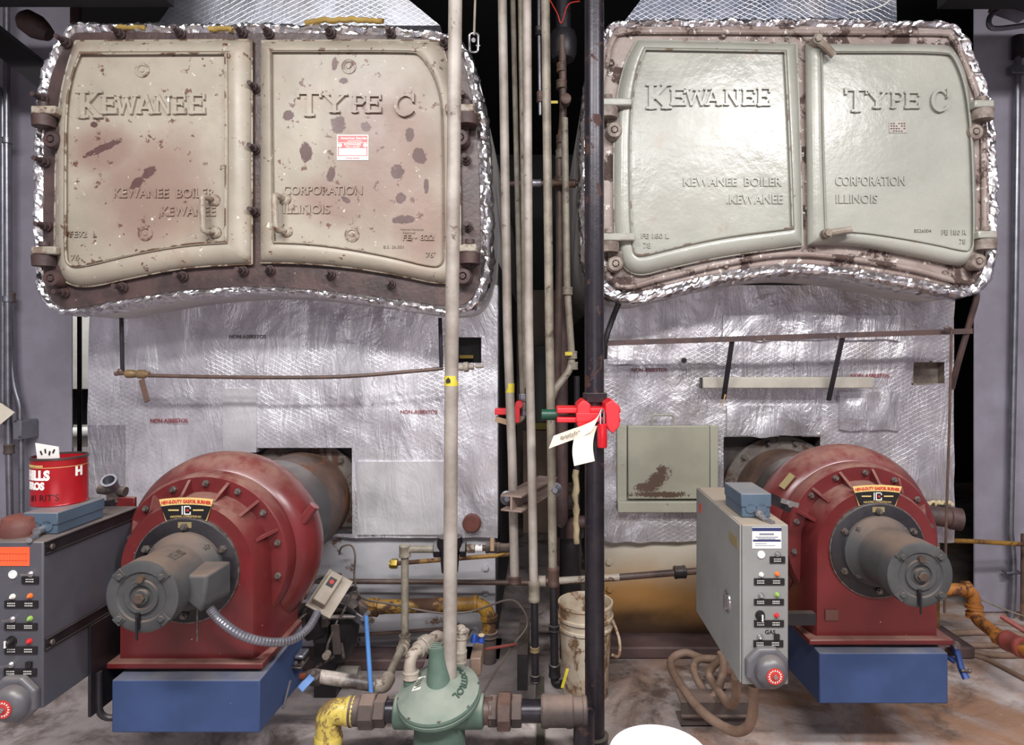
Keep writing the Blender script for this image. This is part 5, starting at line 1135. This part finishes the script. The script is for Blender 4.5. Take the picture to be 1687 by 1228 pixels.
for x, y in ((1379, 556), (1258, 560)): T.part('bolt', MB().bolt(P(x, y, d-.006), (0, -1, 0), .009, .008), M_bolt)
T.part('splinter', MB().cyl(P(1195, 650, d+.08), P(1189, 674, d+.08), .004, .001, 6), pm('wood_splinter', '#b08a5a', rough=.7))
Solo('support_channel', MB().bb(P(1158, 640, 2.94), P(1428, 621, 3.0)), pm('pale_channel', '#a8a297', '#958f85', rough=.45, scale=4, bump=.1), 'pale square channel lying across right foil front behind struts', 'channel', bev=.004).part('open_end', MB().bb(P(1155, 640, 2.955), P(1158.5, 623, 2.99)), M_pblk)
Solo('pull_cord', MB().tube(spline([P(1556, 541, 2.79), P(1565, 541, 2.785), P(1567, 560, 2.79), P(1564, 700, 2.8), P(1559, 860, 2.8), P(1556, 1010, 2.8)], 8), .0055, 8), M_rod, 'brown cord hanging down from angle iron before right foil', 'cord')
# left wall services
dw = 3.26
def conduit(label, pts, r, d=dw, mat=None): return pipe('conduit', label, [(x, y, d) for x, y in pts], r, mat or M_galv, 'conduit', .06, n=14)
S = conduit('bright straight conduit, leftmost full height one on the left wall', [(11, -40), (12, 400), (14, 720), (20, 1010)], .0150, 3.2)
for y, m in ((232, M_galv), (493, M_galv), (740, M_dusty)): collar(S, P(12 if y < 600 else 15, y, 3.2), UP, .022, .05 if y == 740 else .03, m)
S = conduit('conduit on the left wall entering the top of grey junction box', [(17, 480), (19, 600), (24, 640), (33, 668), (33, 692)], .0135, 3.22); collar(S, P(18, 490, 3.22), UP, .019, .05)
conduit('short bent conduit at left edge of photo near the top', [(-20, 140), (0, 145), (5, 165), (5, 480), (5, 700)], .013, 3.23)
conduit('conduit leaving the underside of grey junction box', [(35, 722), (36, 850), (37, 990)], .0125, 3.22)
T = Thing('junction_box', 'square grey junction box on the left wall above coffee can', 'junction box', P(42, 726, 3.2)); T.part('box', MB().bb(P(21, 725, 3.18), P(63, 690, 3.29)), pm('box_grey', '#6b6a73', '#5d5c64', rough=.5, bump=.15), bev=.004)
for x, y in ((26, 694), (58, 720), (33, 720)): T.part('screw', MB().bolt(P(x, y, 3.18), (0, -1, 0), .006, .005), M_bolt)
mb = MB(); q = [P(-20, 660, 3.15), P(2, 665, 3.15), P(24, 680, 3.13), P(0, 700, 3.15), P(-20, 700, 3.15)]; mb.loft([q, [p+V((0, .004, 0)) for p in q]]); Solo('paper_notice', mb, M_tag, 'pointed cream paper tag at left edge hanging over the conduits', 'paper')
# coffee can with a card standing in it
cxy = P(94.5, 0, 1.92); zc = zt2+.062; M_can = pm('can_red', '#a5161f', '#8f1119', rough=.3, metal=.2, scale=4, bump=.03, chips=.1, ccol='#c98f88')
r = .0715; hcan = .140
T = Thing('coffee_can', 'red coffee can with white lettering on the blue-grey box', 'can', (cxy.x, 1.93, zc))
cb = V((cxy.x, 1.93, zc)); T.part('body', MB().lathe(cb, UP, [(0, r), (.003, r*1.02), (.006, r), (hcan-.006, r), (hcan-.003, r*1.02), (hcan, r*1.015), (hcan, r*.97), (.02, r*.97), (.02, 0)], 48, True, False), M_can, sharp=30)
T.part('rim', MB().ring(cb+V((0, 0, hcan-.004)), UP, r*.965, r*1.03, .006, 48), pm('tin_rim', '#4a4040', rough=.4, metal=.5))
def wrap(mb, z0, a0):
    for p in mb.v:
        a = a0+p.x/r; rr = r+.0008+p.z; p.x, p.y, p.z = cb.x+rr*math.sin(a), cb.y-rr*math.cos(a), cb.z+z0+p.y
    return mb
def sub(mb):      # finer in x so that flat letters follow the can
    return mb
for tx, sz, z0, a0, m, bo in (('HILLS', .038, .080, -.80, M_pwhite, .002), ('BROS', .029, .052, -.74, M_pwhite, .0015), ("#1 RIT'S", .027, .018, -.55, M_pblk, -.0003), ('THE COFFEE MAKERS', .0075, .117, -.80, M_gold, .0002), ('H', .036, .086, 1.18, M_pwhite, .002)):
    t = wrap(text_mb(tx, sz, Matrix.Identity(4), .0005, bo, 'LEFT', .86 if tx[0] != '#' else .9), z0, a0); T.part('lettering', t, m)
T.part('gold_line', MB().lathe(cb+V((0, 0, .114)), UP, [(0, r+.0004), (.0014, r+.0004)], 48, False, False), M_gold)
cd = MB(); q = [cb+V(v) for v in ((-.040, -.02, .03), (.030, -.03, .03), (.022, -.035, .172), (-.055, -.025, .182))]; cd.loft([q, [p+V((0, .002, 0)) for p in q]])
S = Solo('paper_card', cd, M_pwhite, 'white card with dark marks standing in the red coffee can', 'paper')
t = MB()
for i in range(4): t.box(cb+V((-.035+i*.014, -.0275-i*.0020, .153+(i % 2)*.006)), (.004, .002, .012), Matrix.Rotation(.3*i-.4, 3, 'Y'))
S.part('pen_marks', t, M_pblk)
# round conduit body and clevis on the left cabinet
c = V((P(24, 0, 1.78).x, 1.80, zt2)); mb = MB().lathe(c, UP, [(0, .046), (.03, .047), (.036, .044), (.05, .042), (.054, .034)], 28); Solo('round_outlet_box', mb, pm('rusty_red_cap', '#6b3a30'), 'round reddish brown cap on the front of left cabinet', 'cap')
T = Thing('pipe_union', 'upturned dusty pipe union at the back of left cabinet top', 'fitting', P(190, 838, 2.2)); c = P(188, 806, 2.2); zb_ = zt2+.0
T.part('body', MB().cyl((c.x, 2.2, zb_), (c.x, 2.2, c.z-.01), .022).cyl(c+V((-.05, 0, .0)), c+V((.04, 0, -.01)), .017), M_dusty); T.part('mouth', MB().lathe(c, V((.12, -.5, .45)), [(0, .02), (.045, .022), (.047, .025), (.060, .025), (.060, .018), (.02, .017)], 20), M_galv)
T.part('lever', MB().strip(c+V((-.03, -.04, -.05)), c+V((.03, -.05, -.04)), .03, .02), M_blk)
# right wall services
S = pipe('conduit', 'long galvanised conduit on the right wall with two straps', [(1677, 75, 3.4), (1672, 500, 3.4), (1664, 880, 3.4), (1668, 905, 3.4), (1670, 960, 3.4), (1666, 1020, 3.4)], .0165, M_galv, 'conduit', .08)
for y, x in ((116, 1676.5), (943, 1667)): S.part('strap', MB().bb(P(x-8, y+4, 3.38), P(x+9, y-4, 3.42)), M_galv, bev=.003)
S.part('top_socket', MB().cyl(P(1677, 95, 3.4), P(1677, 60, 3.4), .030), M_blk)
pipe('gas_tubing', 'thin yellow horizontal pipe crossing behind right burner to right wall', [(1530, 890, 3.15), (1600, 892, 3.2), (1700, 898, 3.25)], .0115, M_yrust)
S = pipe('gas_pipe', 'orange rusty pipe with two elbows running forward along the floor right', [(1545, 972, 2.95), (1604, 971, 2.95), (1606, 1018, 2.95), (1650, 1052, 2.72), (1720, 1085, 2.5)], .028, M_orange, rad=.06, n=20)
collar(S, P(1592, 971, 2.95), (1, 0, 0), .035, .03, M_orange); collar(S, P(1605, 1000, 2.95), UP, .035, .02, M_orange); collar(S, P(1606, 1014, 2.95), UP, .036, .025, M_orange)
q = P(1720, 1085, 2.5)-P(1650, 1052, 2.72); collar(S, P(1652, 1053, 2.715), q, .036, .07, M_orange, 'union', 8); collar(S, P(1672, 1062, 2.65), q, .040, .10, pm('red_oxide', '#7d3a34', '#6b302b', rough=.5, bump=.3), 'coupling')
pipe('hand_lever', 'faded red handle rod at right edge above the floor cables', [(1650, 1016, 2.8), (1700, 1048, 2.7)], .011, pm('faded_red', '#8a4a44'), 'handle')
pipe('gap_wire', 'thin wire drooping along the foot of right wall', [(1618, 989, 3.2), (1650, 1003, 3.2), (1700, 1020, 3.2)], .004, M_gpipe, 'wire')
pipe('conduit', 'thin rusty conduit at right edge of photo, low on the wall', [(1686, 880, 3.35), (1685, 1020, 3.35)], .012, M_brownpipe, 'conduit')
S = Solo('drain_nozzle', MB().lathe(P(1524, 848, 3.0), (1, -.25, -.10), [(0, .045), (.10, .045), (.105, .052), (.15, .052), (.155, .04)], 24), M_rust2, 'capped rusty pipe stub right of right burner', 'pipe')
Solo('torn_insulation', MB().tube([P(1528+i*3.2, 829+1.5*math.sin(i*2.1), 3.02)+rock(V((i*.4, 4, 2)), 2, .02) for i in range(14)], .014, 8, True, lambda i, n: .7+.7*noise.noise(V((i*.9, 7, 1)))), pm('torn_insulation', '#bfae8a'), 'ragged insulation shreds above the capped rusty stub', 'insulation', sharp=80)
# coil of floor hoses
M_hose = pm('dusty_hose', '#8d7566', '#77604f', rough=.6, scale=8, bump=.15)
fl = lambda x, y: P(x, y, H*F/(y-CY))+V((0, 0, .018))
hs = [fl(x, y) for x, y in ((1228, 1090), (1180, 1084), (1128, 1078), (1106, 1092), (1112, 1115), (1130, 1142))]
d_ = 1.98
Solo('hose', MB().tube(spline([P(1222, 1085, 2.62)+V((0, 0, .0)), P(1165, 1087, 2.72), P(1130, 1076, 2.78), P(1107, 1086, 2.76), P(1108, 1106, 2.66), P(1135, 1148, 2.42), P(1165, 1180, 2.25), P(1205, 1204, 2.13), P(1230, 1200, 2.06), P(1240, 1175, 2.02), P(1241, 1128, 2.0)], 10), .0165, 12), M_hose, 'longest dusty hose looping from the grey cabinet underside', 'hose', 'hoses under the grey cabinet')
Solo('hose', MB().tube(spline([P(1200, 1088, 2.6), P(1155, 1086, 2.66), P(1143, 1098, 2.66), P(1148, 1118, 2.60), P(1163, 1143, 2.5), P(1172, 1150, 2.46), P(1180, 1142, 2.46), P(1190, 1115, 2.5), P(1192, 1095, 2.5), P(1188, 1075, 2.5)], 10), .0155, 12), M_hose, 'middle dusty hose bent into a narrow V under cabinet', 'hose', 'hoses under the grey cabinet')
Solo('hose', MB().tube(spline([P(1195, 1080, 2.5), P(1175, 1098, 2.54), P(1168, 1112, 2.54), P(1176, 1128, 2.50), P(1190, 1148, 2.4), P(1198, 1160, 2.33), P(1207, 1160, 2.28), P(1213, 1145, 2.24), P(1212, 1115, 2.2)], 10), .0155, 12), M_hose, 'innermost dusty hose nearest the grey cabinet side', 'hose', 'hoses under the grey cabinet')
mb = MB(); xa, xb = P(1120, 0, 2.42).x, P(1232, 0, 2.42).x; mb.bb((xa, 2.40, .0), (xb, 2.405, .085)).bb((xa, 2.40, .085), (xb, 2.50, .09)).bb((xa, 2.385, .04), (xb, 2.40, .045)).bb((xa, 2.40, 0), (xb, 2.50, .004))
Solo('strut_channel', mb, M_dusty, 'dark slotted channel piece lying on floor below the hoses', 'channel')
# cables on the floor right
for i, (pts, r, lab) in enumerate((([(1550, 1050, .02), (1610, 1047, .02), (1660, 1048, .02), (1720, 1060, .02)], .015, 'tan hose farthest back on the floor at right wall'), ([(1560, 1060), (1600, 1068), (1640, 1068), (1720, 1062)], .013, 'dusty brown hose second from the wall on right floor'), ([(1555, 1066), (1600, 1078), (1650, 1085), (1720, 1082)], .014, 'tan hose third from the wall on right floor'), ([(1575, 1078), (1620, 1088), (1660, 1108), (1720, 1140)], .010, 'thin cable nearest the camera on right floor'))):
    L = [P(p[0], p[1], H*F/(p[1]-CY))+V((0, 0, r)) for p in pts]; Solo('floor_hose', MB().tube(spline(L, 8), r, 10), M_hose, lab, 'hose', 'hoses on the right floor')
T = Thing('ball_valve', 'valve with dark blue lever at the right side of right air box', 'valve', P(1575, 1110, 2.25))
T.part('nipple', MB().cyl(P(1560, 1073, 2.28), P(1574, 1073, 2.26), .018), M_copper); T.part('lever', MB().tube([P(1570, 1060, 2.24), P(1578, 1080, 2.23), P(1583, 1100, 2.22), P(1592, 1119, 2.20)], .012, 8, True, lambda i, n: (1.1, .9, 1.0, 1.1)[i]), pm('dark_blue_lever', '#22386e', '#2a4480', rough=.4)); T.part('stem', MB().bolt(P(1573, 1062, 2.22), (0, -1, 0), .014, .012), M_bolt); T.part('lock_screw', MB().cyl(P(1583, 1105, 2.2), P(1597, 1106, 2.2), .005).ball(P(1597, 1106, 2.2), .008, 10), M_bolt); T.part('small_lever', MB().cyl(P(1562, 1083, 2.26), P(1573, 1091, 2.24), .009), pm('dark_blue_lever', '#22386e'))
# overhead steelwork
def beam(label, a, b, w_, h_, mat=M_dark):
    Solo('overhead_beam', MB().strip(a, b, w_, h_), mat, label, 'beam')
beam('black diagonal beam in the dark upper left corner', P(-60, 20, 3.0), P(135, 175, 3.0), .10, .14)
beam('added dark beam overhead that shades the top of the left wall', V((-3.0, 2.55, 2.95)), V((-1.5, 2.55, 2.95)), .25, .12)  # added beam, placed to throw shade on the upper left wall
beam('dark beam overhead above the right wall', V((1.75, 2.75, 3.05)), V((2.9, 2.75, 3.05)), .25, .12)
T = Thing('overhead_fitting', 'reddish dark round pipe fitting in upper left corner', 'fitting', P(47, 40, 2.9)); T.part('body', MB().lathe(P(34, 28, 2.85), V((.8, .2, -.5)), [(0, .03), (.02, .05), (.07, .055), (.10, .045), (.13, .03)], 20), M_rust2); T.part('stem', MB().cyl(P(125, 40, 2.9), P(125, -30, 2.9), .022), M_rust2)
T = Thing('light_fitting', 'grey lamp bracket with curved conduit in upper right corner', 'fixture', P(1660, 30, 3.1)); T.part('box', MB().strip(P(1640, 4, 3.1), P(1690, 22, 3.1), .06, .08), M_galv); T.part('flexible_conduit', MB().tube(spline([P(1648, 14, 3.05), P(1632, 26, 3.05), P(1630, 42, 3.05), P(1645, 47, 3.05), P(1700, 40, 3.05)], 8), .012, 10), M_galv)
pipe('overhead_wire', 'thin white wire hanging over top of the right boiler', [(1475, -120, 2.85), (1468, 3, 2.85), (1440, 15, 2.85), (1398, 22, 2.85)], .003, M_pwhite, 'wire')
pipe('drain_pipe', 'white insulated pipe far behind, in the slit right of left wall', [(60, 724, 4.74), (230, 716, 4.74)], .075, M_pwhite)
Solo('storage_tank', MB().bb(V((P(80, 0, 4.8).x, 4.8, P(0, 700, 4.8).z)), P(170, 640, 4.9)).bb(V((P(100, 0, 4.8).x, 4.82, 0)), V((P(108, 0, 4.8).x, 4.88, P(0, 690, 4.8).z))), M_blk, 'dark equipment far behind, in the slit right of left wall', 'equipment')
pipe('slit_pipe', 'dark vertical pipe far behind, in the slit right of left wall', [(131, 500, 4.4), (131, 915, 4.4)], .014, M_blk)

# ------------------------------------------------------------------ repeats share a group
GROUPS = {'boiler': 'the two boilers', 'burner': 'burners on the boilers', 'control_cabinet': 'burner control cabinets', 'actuator_box': 'actuator boxes on the cabinets', 'standpipe': 'standing pipes before the boilers', 'gap_pipe': 'pipes in the gap between the boilers', 'conduit': 'conduits on the side walls', 'smoke_hood': 'foil smoke hoods', 'paper_tag': 'tags on the large lockout', 'valve_lockout': 'red valve lockouts', 'bucket': 'buckets on the floor', 'cross_pipe': 'horizontal pipes before the skirts', 'vent_pipe': 'regulator vent pipes', 'overhead_beam': 'beams overhead', 'ball_valve': 'blue lever valves'}
for o in C.objects:
    n = o.name.split('.')[0]
    if o.parent is None and n in GROUPS and 'group' not in o: o['group'] = GROUPS[n]
